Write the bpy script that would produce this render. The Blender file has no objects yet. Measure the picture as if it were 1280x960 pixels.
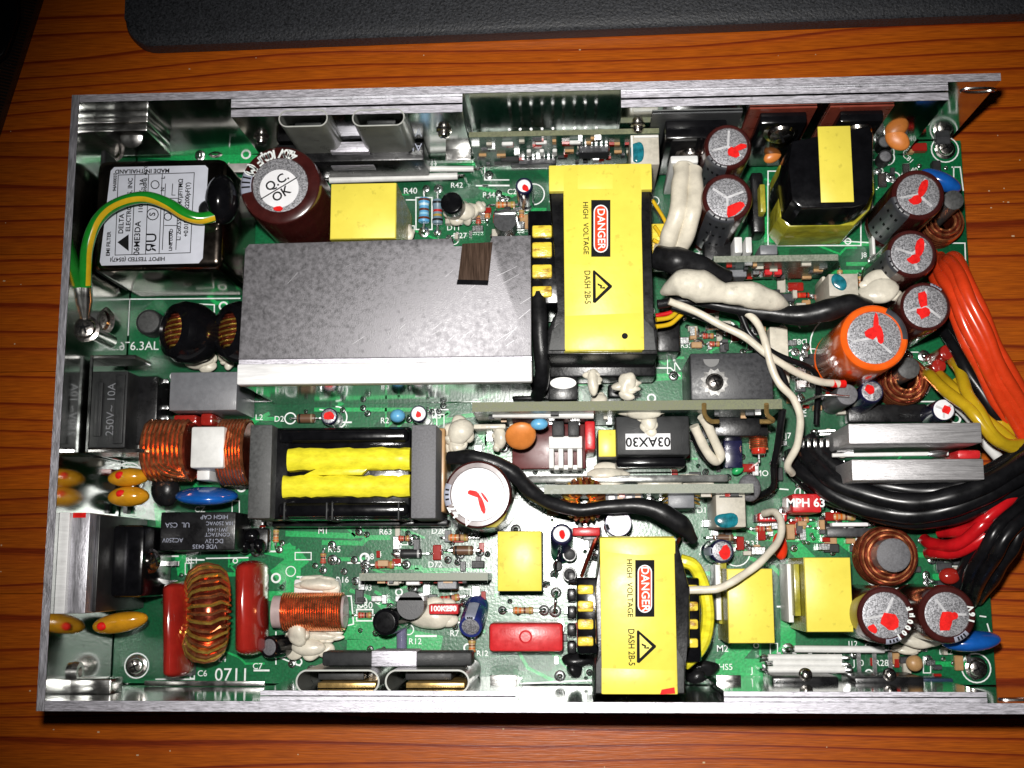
import bpy, bmesh, math, random
from mathutils import Vector, Matrix, Euler
random.seed(7)
R = math.radians
PI = math.pi
sc = bpy.context.scene
sc.unit_settings.scale_length = 0.01          # one unit is one centimetre

# ------------------------------------------------------------------ camera, light, exposure
CAMP = Vector((12.6119, 3.239, 31.828))
CAME = Euler((0.1566, 0.0512, -0.0029), 'XYZ')
FPX = 1469.9
cam = bpy.data.cameras.new('camera')
cam.sensor_width = 36
cam.lens = FPX / 1280 * 36
cam.clip_end = 1000
cam.clip_start = 0.5
camo = bpy.data.objects.new('camera', cam)
sc.collection.objects.link(camo)
camo.location = CAMP
camo.rotation_euler = CAME
sc.camera = camo

w = bpy.data.worlds.new('World')
sc.world = w
w.use_nodes = True
w.node_tree.nodes['Background'].inputs[0].default_value = (0.9, 0.95, 1.0, 1)
w.node_tree.nodes['Background'].inputs[1].default_value = 0.004

fl = bpy.data.lights.new('camera_flash', 'SPOT')
fl.energy = 57000
fl.color = (1.0, 0.97, 0.93)
fl.shadow_soft_size = 0.55
fl.spot_size = R(71)
fl.spot_blend = 1.0
flo = bpy.data.objects.new('camera_flash', fl)
sc.collection.objects.link(flo)
flo.location = (12.0, 5.7, 32.5)
flo.rotation_euler = (Vector((13.2, 6.8, 0)) - Vector(flo.location)).to_track_quat('-Z', 'Y').to_euler()

sc.view_settings.view_transform = 'Standard'
sc.view_settings.look = 'None'
sc.view_settings.exposure = 0.0
sc.view_settings.gamma = 1.0

# ------------------------------------------------------------------ picture point -> place on the board
CM = CAME.to_matrix()
def U(px, py, z=0.0):
    d = CM @ Vector(((px - 640) / FPX, (480 - py) / FPX, -1.0))
    t = (z - CAMP.z) / d.z
    p = CAMP + d * t
    return Vector((p.x, p.y, z))
def S(z):
    return (CAMP.z - z) / FPX                 # centimetres per pixel at height z
def rect(x0, y0, x1, y1, z):
    a, b, c, d = U(x0, y0, z), U(x1, y0, z), U(x0, y1, z), U(x1, y1, z)
    return ((a.x + c.x) / 2, (c.y + d.y) / 2, (b.x + d.x) / 2, (a.y + b.y) / 2)

# ------------------------------------------------------------------ materials
def new_mat(name):
    m = bpy.data.materials.new(name)
    m.use_nodes = True
    return m, m.node_tree, m.node_tree.nodes['Principled BSDF']
def N(nt, t, **k):
    n = nt.nodes.new(t)
    for a, v in k.items():
        setattr(n, a, v)
    return n
MATS = {}
def mat(name, col, rough=0.5, metal=0.0, var=0.12, scale=3.0, bump=0.0, bscale=30.0, coat=0.0, stretch=None, alpha=1.0, trans=0.0, spec=0.5, col2=None, ramp=(0.35, 0.65), rvar=0.12, specks=0.0):
    if name in MATS:
        return MATS[name]
    m, nt, b = new_mat(name)
    L = nt.links.new
    tc = N(nt, 'ShaderNodeTexCoord')
    mp = N(nt, 'ShaderNodeMapping')
    L(tc.outputs['Object'], mp.inputs['Vector'])
    if stretch:
        mp.inputs['Scale'].default_value = stretch
    no = N(nt, 'ShaderNodeTexNoise')
    no.inputs['Scale'].default_value = scale
    no.inputs['Detail'].default_value = 6
    no.inputs['Roughness'].default_value = 0.65
    L(mp.outputs[0], no.inputs['Vector'])
    cr = N(nt, 'ShaderNodeValToRGB')
    c2 = col2 if col2 else tuple(c * (1 + var) for c in col)
    c1 = col if col2 else tuple(c * (1 - var) for c in col)
    cr.color_ramp.elements[0].position = ramp[0]
    cr.color_ramp.elements[1].position = ramp[1]
    cr.color_ramp.elements[0].color = (*c1, 1)
    cr.color_ramp.elements[1].color = (*c2, 1)
    L(no.outputs[0], cr.inputs[0])
    if specks:
        n3 = N(nt, 'ShaderNodeTexNoise')
        n3.inputs['Scale'].default_value = 5.5
        n3.inputs['Detail'].default_value = 8
        L(tc.outputs['Object'], n3.inputs['Vector'])
        c3 = N(nt, 'ShaderNodeValToRGB')
        c3.color_ramp.elements[0].position = 0.62
        c3.color_ramp.elements[1].position = 0.70
        c3.color_ramp.elements[0].color = (1, 1, 1, 1)
        c3.color_ramp.elements[1].color = (1 - specks, 1 - specks, 1 - specks, 1)
        L(n3.outputs[0], c3.inputs[0])
        m3 = N(nt, 'ShaderNodeMix', data_type='RGBA', blend_type='MULTIPLY')
        m3.inputs[0].default_value = 1
        L(cr.outputs[0], m3.inputs[6])
        L(c3.outputs[0], m3.inputs[7])
        L(m3.outputs[2], b.inputs['Base Color'])
    else:
        L(cr.outputs[0], b.inputs['Base Color'])
    b.inputs['Metallic'].default_value = metal
    mr = N(nt, 'ShaderNodeMapRange')
    mr.inputs['From Min'].default_value = 0.3
    mr.inputs['From Max'].default_value = 0.7
    mr.inputs['To Min'].default_value = max(0.02, rough - rvar * rough * 2)
    mr.inputs['To Max'].default_value = min(1, rough + rvar * rough * 2)
    L(no.outputs[0], mr.inputs['Value'])
    L(mr.outputs[0], b.inputs['Roughness'])
    b.inputs['Specular IOR Level'].default_value = spec
    b.inputs['Coat Weight'].default_value = coat
    b.inputs['Coat Roughness'].default_value = 0.12
    b.inputs['Alpha'].default_value = alpha
    b.inputs['Transmission Weight'].default_value = trans
    if bump:
        n2 = N(nt, 'ShaderNodeTexNoise')
        n2.inputs['Scale'].default_value = bscale
        n2.inputs['Detail'].default_value = 3
        L(mp.outputs[0], n2.inputs['Vector'])
        bp = N(nt, 'ShaderNodeBump')
        bp.inputs['Strength'].default_value = bump
        bp.inputs['Distance'].default_value = 0.02
        L(n2.outputs[0], bp.inputs['Height'])
        L(bp.outputs[0], b.inputs['Normal'])
    MATS[name] = m
    return m

ALU = mat('brushed_aluminium', (0.56, 0.545, 0.60), 0.5, 0.7, specks=0.3, var=0.35, scale=14, bump=0.35, bscale=45, stretch=(0.25, 2, 1))
ALUX = mat('brushed_aluminium_crosswise', (0.62, 0.61, 0.66), 0.42, 0.85, var=0.22, scale=10, bump=0.3, bscale=40, stretch=(2, 0.2, 1))
MIRROR = mat('polished_sheet_steel', (0.64, 0.66, 0.65), 0.12, 1.0, specks=0.25, var=0.12, scale=0.8, bump=0.03, bscale=2.0, stretch=(1.5, 1.5, 0.15), rvar=0.3)
STEEL = mat('plated_steel', (0.70, 0.69, 0.67), 0.22, 1.0, var=0.15, scale=4)
SCREW = mat('screw_steel', (0.75, 0.70, 0.66), 0.18, 1.0, var=0.3, scale=12)
SOLDER = mat('solder', (0.72, 0.74, 0.74), 0.25, 1.0, var=0.3, scale=20)
TIN = mat('tinned_wire', (0.8, 0.8, 0.8), 0.25, 1.0)
BLACK = mat('black_plastic', (0.009, 0.009, 0.010), 0.3, var=0.4, bump=0.15, bscale=14, spec=0.35)
BLACKG = mat('black_gloss', (0.004, 0.004, 0.005), 0.15, var=0.3, bump=0.12, bscale=5, spec=0.4)
BLACKM = mat('black_matt', (0.020, 0.021, 0.022), 0.5, var=0.3, bump=0.2, bscale=30, spec=0.3)
CHIP = mat('chip_epoxy', (0.035, 0.036, 0.04), 0.42, var=0.25, scale=10, bump=0.1)
FERRITE = mat('ferrite', (0.060, 0.062, 0.062), 0.55, var=0.35, scale=12, bump=0.25, bscale=40)
FERRITEG = mat('ferrite_grey', (0.13, 0.13, 0.14), 0.6, var=0.3, scale=20, bump=0.3, bscale=50)
YEL = mat('yellow_tape', (0.77, 0.655, 0.085), 0.36, var=0.05, scale=1.2, bump=0.3, bscale=1.8, spec=0.3, specks=0.18)
YELW = mat('yellow_wrinkled_tape', (0.74, 0.66, 0.03), 0.2, var=0.18, scale=2.5, bump=0.9, bscale=1.6, stretch=(1, 2.2, 1))
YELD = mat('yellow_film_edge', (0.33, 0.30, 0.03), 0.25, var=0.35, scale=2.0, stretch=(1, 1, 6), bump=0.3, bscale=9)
AMBER = mat('amber_tape', (0.10, 0.055, 0.015), 0.2, var=0.4, scale=4, alpha=0.85)
WIND = mat('yellow_winding', (0.80, 0.62, 0.06), 0.3, scale=2.4, bump=1.0, bscale=5, col2=(0.34, 0.16, 0.02), ramp=(0.5, 0.66), stretch=(1.2, 2.6, 1))
COPPER = mat('enamelled_copper', (0.95, 0.34, 0.14), 0.22, 0.9, var=0.35, scale=6)
COPD = mat('dark_enamelled_copper', (0.28, 0.05, 0.025), 0.22, 0.8, var=0.5, scale=4)
BRASS = mat('golden_copper', (1.0, 0.62, 0.12), 0.2, 0.85, var=0.3, scale=6)
BROWN = mat('brown_sleeve', (0.045, 0.008, 0.007), 0.22, var=0.3, scale=1.2, coat=0.5)
BLUES = mat('navy_sleeve', (0.012, 0.012, 0.045), 0.22, var=0.3, coat=0.5)
PURP = mat('purple_sleeve', (0.06, 0.025, 0.12), 0.25, var=0.3, coat=0.5)
ORNG = mat('orange_sleeve', (0.80, 0.11, 0.008), 0.22, var=0.12, coat=0.5)
GREYS = mat('grey_stripe', (0.32, 0.34, 0.42), 0.35, var=0.15)
DGREYS = mat('dark_grey_stripe', (0.05, 0.052, 0.06), 0.35, var=0.2)
REDP = mat('red_paint', (0.74, 0.012, 0.010), 0.5, var=0.25, scale=8, spec=0.15)
REDC = mat('red_film_box', (0.55, 0.018, 0.022), 0.33, var=0.12, scale=5, bump=0.15, bscale=20)
REDD = mat('red_dipped', (0.33, 0.018, 0.012), 0.16, var=0.15, scale=1.2, bump=0.12, bscale=3, coat=0.4)
ORDIP = mat('orange_disc_dip', (0.62, 0.20, 0.04), 0.4, var=0.12, scale=3)
YELDIP = mat('ochre_disc_dip', (0.62, 0.28, 0.012), 0.18, var=0.2, scale=2.0, coat=0.5)
BLUED = mat('blue_disc_dip', (0.008, 0.10, 0.42), 0.2, var=0.18, scale=2, coat=0.5)
BLUER = mat('blue_resistor', (0.12, 0.38, 0.62), 0.35, var=0.12, scale=5)
GLUE = mat('cream_glue', (0.64, 0.60, 0.50), 0.34, var=0.18, scale=2.0, bump=0.7, bscale=5, specks=0.2)
WHITE = mat('white_plastic', (0.72, 0.72, 0.70), 0.4, var=0.08)
PAPER = mat('white_label', (0.60, 0.62, 0.70), 0.45, var=0.04)
PAPERW = mat('white_sticker_and_glare', (0.80, 0.80, 0.82), 0.6, var=0.05, spec=0.2)
SLEEVE = mat('white_tubing', (0.66, 0.61, 0.50), 0.34, var=0.16, scale=2.0, bump=0.1, bscale=5)
SILK = mat('white_ink', (0.78, 0.82, 0.80), 0.5, var=0.1, scale=8)
INK = mat('black_ink', (0.008, 0.008, 0.009), 0.75, spec=0.12)
INKR = mat('red_ink', (0.80, 0.05, 0.008), 0.6, var=0.1, spec=0.15)
GREYB = mat('grey_box', (0.16, 0.165, 0.18), 0.42, var=0.1, scale=6, bump=0.15, bscale=30)
GREYT = mat('grey_rubber_tube', (0.15, 0.155, 0.14), 0.32, var=0.2, scale=1.5)
GREYTL = mat('tube_lip', (0.42, 0.43, 0.40), 0.4, var=0.1)
BRNI = mat('brown_insulator', (0.20, 0.040, 0.025), 0.3, var=0.2, scale=2)
CERB = mat('beige_block', (0.46, 0.43, 0.36), 0.5, var=0.12, scale=8, bump=0.2)
BROWNT = mat('brown_tape', (0.05, 0.03, 0.02), 0.2, var=0.45, scale=3, stretch=(6, 0.5, 1))
GRNW = mat('green_wire', (0.010, 0.24, 0.02), 0.2, var=0.12, coat=0.4)
YELWI = mat('yellow_wire', (0.66, 0.42, 0.015), 0.2, var=0.1, coat=0.4)
YWIRE = mat('mustard_wire', (0.52, 0.34, 0.012), 0.24, var=0.12, coat=0.3)
OWIRE = mat('red_orange_wire', (0.66, 0.048, 0.010), 0.26, var=0.1, coat=0.3)
RWIRE = mat('red_wire', (0.52, 0.008, 0.012), 0.22, var=0.15, coat=0.3)
BWIRE = mat('black_wire', (0.006, 0.006, 0.007), 0.3, var=0.3, spec=0.35)
SHRINK = mat('black_shrink', (0.009, 0.009, 0.010), 0.36, var=0.4, bump=0.5, bscale=4, spec=0.35)
DBED = mat('daughter_board_edge', (0.13, 0.14, 0.075), 0.6, var=0.3, scale=20, stretch=(1, 1, 4))
DBGR = mat('sparkly_board_edge', (0.12, 0.14, 0.10), 0.5, var=0.5, scale=16, col2=(0.26, 0.28, 0.22))
TEAL = mat('teal_paint', (0.01, 0.14, 0.18), 0.2, var=0.5, scale=6)
GREENP = mat('green_dot', (0.02, 0.35, 0.10), 0.3)
CTAN = mat('tan_body', (0.42, 0.24, 0.10), 0.4, var=0.15)
VIOL = mat('clear_violet_tube', (0.22, 0.2, 0.34), 0.15, alpha=0.6)
GOLD = mat('golden_tab', (0.50, 0.33, 0.12), 0.3, 0.7, var=0.2)

BRIGHT = mat('bright_aluminium', (0.86, 0.86, 0.86), 0.55, 0.2, var=0.08, scale=6, bump=0.2, bscale=18, stretch=(0.3, 3, 1))
def cap_top_mat():
    m, nt, b = new_mat('sparkling_cap_top')
    L = nt.links.new
    tc = N(nt, 'ShaderNodeTexCoord')
    v = N(nt, 'ShaderNodeTexVoronoi')
    v.inputs['Scale'].default_value = 42
    L(tc.outputs['Object'], v.inputs['Vector'])
    cr = N(nt, 'ShaderNodeValToRGB')
    e = cr.color_ramp.elements
    e[0].color = (0.15, 0.15, 0.16, 1)
    e[1].color = (0.50, 0.50, 0.53, 1)
    e[0].position = 0.1
    e[1].position = 0.9
    sp = N(nt, 'ShaderNodeSeparateColor')
    L(v.outputs['Color'], sp.inputs[0])
    L(sp.outputs[0], cr.inputs[0])
    L(cr.outputs[0], b.inputs['Base Color'])
    b.inputs['Metallic'].default_value = 0.55
    b.inputs['Roughness'].default_value = 0.45
    bp = N(nt, 'ShaderNodeBump')
    bp.inputs['Strength'].default_value = 0.5
    bp.inputs['Distance'].default_value = 0.02
    L(sp.outputs[1], bp.inputs['Height'])
    L(bp.outputs[0], b.inputs['Normal'])
    return m
CAPTOP = cap_top_mat()
VENT = mat('vent_groove_light', (0.7, 0.7, 0.72), 0.3, 0.3)

def pcb_mat(name, c1, c2, traces=True):
    m, nt, b = new_mat(name)
    L = nt.links.new
    tc = N(nt, 'ShaderNodeTexCoord')
    no = N(nt, 'ShaderNodeTexNoise')
    no.inputs['Scale'].default_value = 0.9
    no.inputs['Detail'].default_value = 3
    L(tc.outputs['Object'], no.inputs['Vector'])
    # blocky copper areas under the mask
    v = N(nt, 'ShaderNodeTexVoronoi', distance='CHEBYCHEV')
    v.inputs['Scale'].default_value = 0.75
    v.inputs['Randomness'].default_value = 0.9
    L(tc.outputs['Object'], v.inputs['Vector'])
    sp = N(nt, 'ShaderNodeSeparateColor')
    L(v.outputs['Color'], sp.inputs[0])
    cr = N(nt, 'ShaderNodeValToRGB')
    cr.color_ramp.elements[0].position = 0.42
    cr.color_ramp.elements[1].position = 0.50
    cr.color_ramp.elements[0].color = (*c1, 1)
    cr.color_ramp.elements[1].color = (*c2, 1)
    L(sp.outputs[1], cr.inputs[0])
    # fine weave speckle
    w1 = N(nt, 'ShaderNodeTexNoise')
    w1.inputs['Scale'].default_value = 16
    w1.inputs['Detail'].default_value = 4
    L(tc.outputs['Object'], w1.inputs['Vector'])
    mx = N(nt, 'ShaderNodeMix', data_type='RGBA', blend_type='MULTIPLY')
    mx.inputs[0].default_value = 0.5
    cr2 = N(nt, 'ShaderNodeValToRGB')
    cr2.color_ramp.elements[0].position = 0.35
    cr2.color_ramp.elements[1].position = 0.65
    cr2.color_ramp.elements[0].color = (0.45, 0.45, 0.45, 1)
    cr2.color_ramp.elements[1].color = (1.3, 1.3, 1.3, 1)
    L(w1.outputs[0], cr2.inputs[0])
    L(cr.outputs[0], mx.inputs[6])
    L(cr2.outputs[0], mx.inputs[7])
    L(mx.outputs[2], b.inputs['Base Color'])
    b.inputs['Roughness'].default_value = 0.30
    b.inputs['Coat Weight'].default_value = 0.6
    b.inputs['Coat Roughness'].default_value = 0.2
    bp = N(nt, 'ShaderNodeBump')
    bp.inputs['Strength'].default_value = 0.55
    bp.inputs['Distance'].default_value = 0.006
    w2 = N(nt, 'ShaderNodeTexNoise')
    w2.inputs['Scale'].default_value = 14
    w2.inputs['Detail'].default_value = 2
    L(tc.outputs['Object'], w2.inputs['Vector'])
    L(w2.outputs[0], bp.inputs['Height'])
    L(bp.outputs[0], b.inputs['Normal'])
    L(bp.outputs[0], b.inputs['Coat Normal'])
    return m
PCB = pcb_mat('green_solder_mask', (0.001, 0.078, 0.027), (0.002, 0.125, 0.040))
PCBL = pcb_mat('light_green_trace', (0.008, 0.34, 0.085), (0.010, 0.38, 0.095))
PCBD = mat('daughter_board_green', (0.012, 0.075, 0.045), 0.3, var=0.3, scale=8)

def wood_mat(name, tone):
    m, nt, b = new_mat(name)
    L = nt.links.new
    tc = N(nt, 'ShaderNodeTexCoord')
    oi = N(nt, 'ShaderNodeObjectInfo')
    ad = N(nt, 'ShaderNodeVectorMath', operation='ADD')
    sc_ = N(nt, 'ShaderNodeVectorMath', operation='SCALE')
    cx = N(nt, 'ShaderNodeCombineXYZ')
    L(oi.outputs['Random'], cx.inputs[0])
    L(oi.outputs['Random'], cx.inputs[1])
    L(cx.outputs[0], sc_.inputs[0])
    sc_.inputs['Scale'].default_value = 37
    L(tc.outputs['Object'], ad.inputs[0])
    L(sc_.outputs[0], ad.inputs[1])
    mp = N(nt, 'ShaderNodeMapping')
    mp.inputs['Scale'].default_value = (0.030, 0.30, 1)
    L(ad.outputs[0], mp.inputs['Vector'])
    n1 = N(nt, 'ShaderNodeTexNoise')
    n1.inputs['Scale'].default_value = 1.0
    n1.inputs['Detail'].default_value = 1.5
    n1.inputs['Distortion'].default_value = 0.3
    L(mp.outputs[0], n1.inputs['Vector'])
    mu = N(nt, 'ShaderNodeMath', operation='MULTIPLY')
    mu.inputs[1].default_value = 6.5
    L(n1.outputs[0], mu.inputs[0])
    # straight grain component
    sy = N(nt, 'ShaderNodeSeparateXYZ')
    L(ad.outputs[0], sy.inputs[0])
    m2 = N(nt, 'ShaderNodeMath', operation='MULTIPLY')
    m2.inputs[1].default_value = 1.7
    L(sy.outputs[1], m2.inputs[0])
    a2 = N(nt, 'ShaderNodeMath', operation='ADD')
    L(mu.outputs[0], a2.inputs[0])
    L(m2.outputs[0], a2.inputs[1])
    fr = N(nt, 'ShaderNodeMath', operation='FRACT')
    L(a2.outputs[0], fr.inputs[0])
    cr = N(nt, 'ShaderNodeValToRGB')
    cr.color_ramp.interpolation = 'EASE'
    e = cr.color_ramp.elements
    base = (0.50 * tone, 0.108 * tone, 0.004 * tone, 1)
    dark = (0.24 * tone, 0.028 * tone, 0.002 * tone, 1)
    mid = (0.47 * tone, 0.090 * tone, 0.004 * tone, 1)
    e[0].position = 0.0
    e[0].color = base
    e[1].position = 1.0
    e[1].color = base
    for p_, c_ in ((0.45, base), (0.74, mid), (0.87, dark), (0.91, dark), (0.96, base)):
        el = e.new(p_)
        el.color = c_
    L(fr.outputs[0], cr.inputs[0])
    # fibres
    mp2 = N(nt, 'ShaderNodeMapping')
    mp2.inputs['Scale'].default_value = (0.7, 14, 1)
    L(ad.outputs[0], mp2.inputs['Vector'])
    n2 = N(nt, 'ShaderNodeTexNoise')
    n2.inputs['Scale'].default_value = 2
    n2.inputs['Detail'].default_value = 6
    L(mp2.outputs[0], n2.inputs['Vector'])
    cr2 = N(nt, 'ShaderNodeValToRGB')
    cr2.color_ramp.elements[0].position = 0.3
    cr2.color_ramp.elements[1].position = 0.7
    cr2.color_ramp.elements[0].color = (0.62, 0.54, 0.5, 1)
    cr2.color_ramp.elements[1].color = (1.12, 1.12, 1.12, 1)
    L(n2.outputs[0], cr2.inputs[0])
    mx = N(nt, 'ShaderNodeMix', data_type='RGBA', blend_type='MULTIPLY')
    mx.inputs[0].default_value = 1
    L(cr.outputs[0], mx.inputs[6])
    L(cr2.outputs[0], mx.inputs[7])
    L(mx.outputs[2], b.inputs['Base Color'])
    b.inputs['Roughness'].default_value = 0.33
    b.inputs['Specular IOR Level'].default_value = 0.45
    bp = N(nt, 'ShaderNodeBump')
    bp.inputs['Strength'].default_value = 0.25
    bp.inputs['Distance'].default_value = 0.02
    L(n2.outputs[0], bp.inputs['Height'])
    L(bp.outputs[0], b.inputs['Normal'])
    return m
WOODS = [wood_mat('pine_%s' % n, t) for n, t in (('light', 1.0), ('warm', 0.90), ('deep', 0.8))]

def band_mat(name, body, bands, rough=0.4):
    # printed colour bands along the generated x axis of the body
    m, nt, b = new_mat(name)
    L = nt.links.new
    tc = N(nt, 'ShaderNodeTexCoord')
    sp = N(nt, 'ShaderNodeSeparateXYZ')
    L(tc.outputs['Generated'], sp.inputs[0])
    cr = N(nt, 'ShaderNodeValToRGB')
    cr.color_ramp.interpolation = 'CONSTANT'
    e = cr.color_ramp.elements
    e[0].color = (*body, 1)
    e[0].position = 0
    e[1].position = 0.999
    e[1].color = (*body, 1)
    for p_, c_ in bands:
        a = e.new(p_)
        a.color = (*c_, 1)
        a = e.new(p_ + 0.09)
        a.color = (*body, 1)
    L(sp.outputs[0], cr.inputs[0])
    L(cr.outputs[0], b.inputs['Base Color'])
    b.inputs['Roughness'].default_value = rough
    b.inputs['Coat Weight'].default_value = 0.3
    return m
_r, _o, _br, _bk, _g = (0.45, 0.01, 0.01), (0.6, 0.13, 0.01), (0.12, 0.03, 0.01), (0.01, 0.01, 0.01), (0.4, 0.28, 0.05)
BANDS = {
    'tan': band_mat('banded_tan', (0.48, 0.30, 0.15), ((0.12, _o), (0.32, _o), (0.52, _br), (0.78, _g))),
    'red': band_mat('banded_red', (0.42, 0.16, 0.09), ((0.12, _r), (0.32, _r), (0.52, _bk), (0.78, _g))),
    'blue': band_mat('banded_blue', (0.10, 0.36, 0.62), ((0.12, _br), (0.30, (0.3, 0.6, .8)), (0.46, _br), (0.66, (0.5, .7, .8)), (0.84, _br))),
    'grey': band_mat('banded_grey', (0.16, 0.24, 0.30), ((0.12, _bk), (0.30, _g), (0.48, _r), (0.8, _bk))),
    'diode': band_mat('banded_diode', (0.02, 0.02, 0.022), ((0.78, (0.4, 0.4, 0.4)),)),
    'brown': band_mat('banded_brown', (0.13, 0.065, 0.035), ((0.12, _bk), (0.75, (0.3, 0.24, 0.15)))),
    'glass': band_mat('banded_glass', (0.50, 0.03, 0.015), ((0.3, (0.6, 0.1, 0.03)), (0.75, _bk)), 0.12),
}

# ------------------------------------------------------------------ mesh builder
class MB:
    def __init__(s):
        s.bm = bmesh.new()
    def box(s, x0, y0, z0, x1, y1, z1, bev=0.0, seg=2):
        vs = [s.bm.verts.new(p) for p in ((x0, y0, z0), (x1, y0, z0), (x1, y1, z0), (x0, y1, z0), (x0, y0, z1), (x1, y0, z1), (x1, y1, z1), (x0, y1, z1))]
        fs = [s.bm.faces.new([vs[i] for i in f]) for f in ((3, 2, 1, 0), (4, 5, 6, 7), (0, 1, 5, 4), (1, 2, 6, 5), (2, 3, 7, 6), (3, 0, 4, 7))]
        if bev > 0:
            es = list({e for f in fs for e in f.edges})
            bmesh.ops.bevel(s.bm, geom=es, offset=bev, segments=seg, profile=0.5, affect='EDGES')
        return s
    def prism(s, pts, z0, z1, bev=0.0):
        lo = [s.bm.verts.new((p[0], p[1], z0)) for p in pts]
        hi = [s.bm.verts.new((p[0], p[1], z1)) for p in pts]
        n = len(pts)
        a = sum(pts[i][0] * pts[(i + 1) % n][1] - pts[(i + 1) % n][0] * pts[i][1] for i in range(n))
        if a < 0:
            lo.reverse()
            hi.reverse()
        fs = [s.bm.faces.new(hi), s.bm.faces.new(list(reversed(lo)))]
        for i in range(n):
            fs.append(s.bm.faces.new((lo[i], lo[(i + 1) % n], hi[(i + 1) % n], hi[i])))
        if bev > 0:
            es = list(fs[0].edges)
            bmesh.ops.bevel(s.bm, geom=es, offset=bev, segments=2, profile=0.5, affect='EDGES')
        return s
    def lathe(s, prof, M=None, n=32, a0=0.0, a1=2 * PI, cap=True):
        M = M or Matrix()
        full = abs(a1 - a0 - 2 * PI) < 1e-6
        k = n if full else n + 1
        rings = []
        for (r, z) in prof:
            rings.append([s.bm.verts.new(M @ Vector((r * math.cos(a0 + (a1 - a0) * i / n), r * math.sin(a0 + (a1 - a0) * i / n), z))) for i in range(k)])
        for a, b in zip(rings, rings[1:]):
            for i in range(n):
                j = (i + 1) % k
                s.bm.faces.new((a[i], a[j], b[j], b[i]))
        if full and cap:
            if prof[0][0] > 1e-4:
                s.bm.faces.new(list(reversed(rings[0])))
            if prof[-1][0] > 1e-4:
                s.bm.faces.new(rings[-1])
        return s
    def tube(s, pts, r, n=10, closed=False):
        pts = [Vector(p) for p in pts]
        rr = r if isinstance(r, (list, tuple)) else [r] * len(pts)
        up = Vector((0, 0, 1))
        rings = []
        m = len(pts)
        for i, p in enumerate(pts):
            if closed:
                t = (pts[(i + 1) % m] - pts[i - 1]).normalized()
            else:
                t = (pts[min(i + 1, m - 1)] - pts[max(i - 1, 0)]).normalized()
            a = t.cross(up)
            if a.length < 0.05:
                a = t.cross(Vector((1, 0, 0)))
            a.normalize()
            if rings and a.dot(la) < 0:
                a = -a
            la = a
            b = a.cross(t).normalized()
            rings.append([s.bm.verts.new(p + (a * math.cos(2 * PI * j / n) + b * math.sin(2 * PI * j / n)) * rr[i]) for j in range(n)])
        q = list(zip(rings, rings[1:]))
        if closed:
            q.append((rings[-1], rings[0]))
        for A, B in q:
            for j in range(n):
                s.bm.faces.new((A[j], A[(j + 1) % n], B[(j + 1) % n], B[j]))
        if not closed:
            s.bm.faces.new(list(reversed(rings[0])))
            s.bm.faces.new(rings[-1])
        return s
    def blob(s, c, rx, ry, rz, n=14, jit=0.0, seed=0, M=None):
        rnd = random.Random(seed)
        r = bmesh.ops.create_icosphere(s.bm, subdivisions=3 if jit else 2, radius=1.0)
        ph = [(rnd.uniform(-3, 3), rnd.uniform(-3, 3), rnd.uniform(-3, 3), rnd.uniform(0, 6)) for _ in range(5)]
        for v in r['verts']:
            d = v.co.normalized()
            f = 1 + jit * sum(math.sin(a * d.x + b * d.y + cc * d.z + e) for a, b, cc, e in ph) / 3
            q = Vector((d.x * rx * f, d.y * ry * f, d.z * rz * f))
            if M:
                q = M @ q
            v.co = q + Vector(c)
        return s
    def sheet(s, quads, z):
        for q in quads:
            s.bm.faces.new([s.bm.verts.new((p[0], p[1], z)) for p in q])
        return s
    def strip(s, pts, w, z):
        pts = [Vector((p[0], p[1])) for p in pts]
        for a, b in zip(pts, pts[1:]):
            d = (b - a)
            if d.length < 1e-6:
                continue
            d.normalize()
            nrm = Vector((-d.y, d.x)) * w / 2
            e = d * w / 2
            a2, b2 = a - e * 0.9, b + e * 0.9
            z += 0.0003
            s.bm.faces.new([s.bm.verts.new((p.x, p.y, z)) for p in (a2 - nrm, b2 - nrm, b2 + nrm, a2 + nrm)])
        return s
    def build(s, name, m, parent=None, label=None, smooth=True, loc=None, kind=None, rot=None, fix=True):
        bm = s.bm
        if fix:
            bmesh.ops.recalc_face_normals(bm, faces=bm.faces)
        if smooth:
            for f in bm.faces:
                f.smooth = True
            for e in bm.edges:
                if len(e.link_faces) == 2 and e.calc_face_angle(0) > 0.6:
                    e.smooth = False
        me = bpy.data.meshes.new(name)
        bm.to_mesh(me)
        bm.free()
        me.materials.append(m)
        return link(name, me, parent, label, loc, rot, kind)

def link(name, me, parent=None, label=None, loc=None, rot=None, kind=None):
    o = bpy.data.objects.new(name, me)
    sc.collection.objects.link(o)
    if parent is not None:
        o.parent = parent
    if loc is not None:
        o.location = loc
    if rot is not None:
        o.rotation_euler = rot
    if label:
        o['label'] = label
    if kind:
        o['kind'] = kind
    return o
def copy_tree(o, loc, rotz=None, label=None):
    c = o.copy()
    sc.collection.objects.link(c)
    c.location = loc
    if rotz is not None:
        c.rotation_euler = (0, 0, rotz)
    if 'label' in c.keys():
        del c['label']
    if label:
        c['label'] = label
    for ch in list(o.children):
        d = ch.copy()
        sc.collection.objects.link(d)
        d.parent = c
    return c
def spline(pts, k=8):
    P = [Vector(p) for p in pts]
    P = [P[0] * 2 - P[1]] + P + [P[-1] * 2 - P[-2]]
    out = []
    for i in range(1, len(P) - 2):
        a, b, c, d = P[i - 1:i + 3]
        for j in range(k):
            t = j / k
            out.append(0.5 * ((2 * b) + (c - a) * t + (2 * a - 5 * b + 4 * c - d) * t * t + (3 * b - a - 3 * c + d) * t ** 3))
    out.append(P[-2])
    return out
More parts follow.
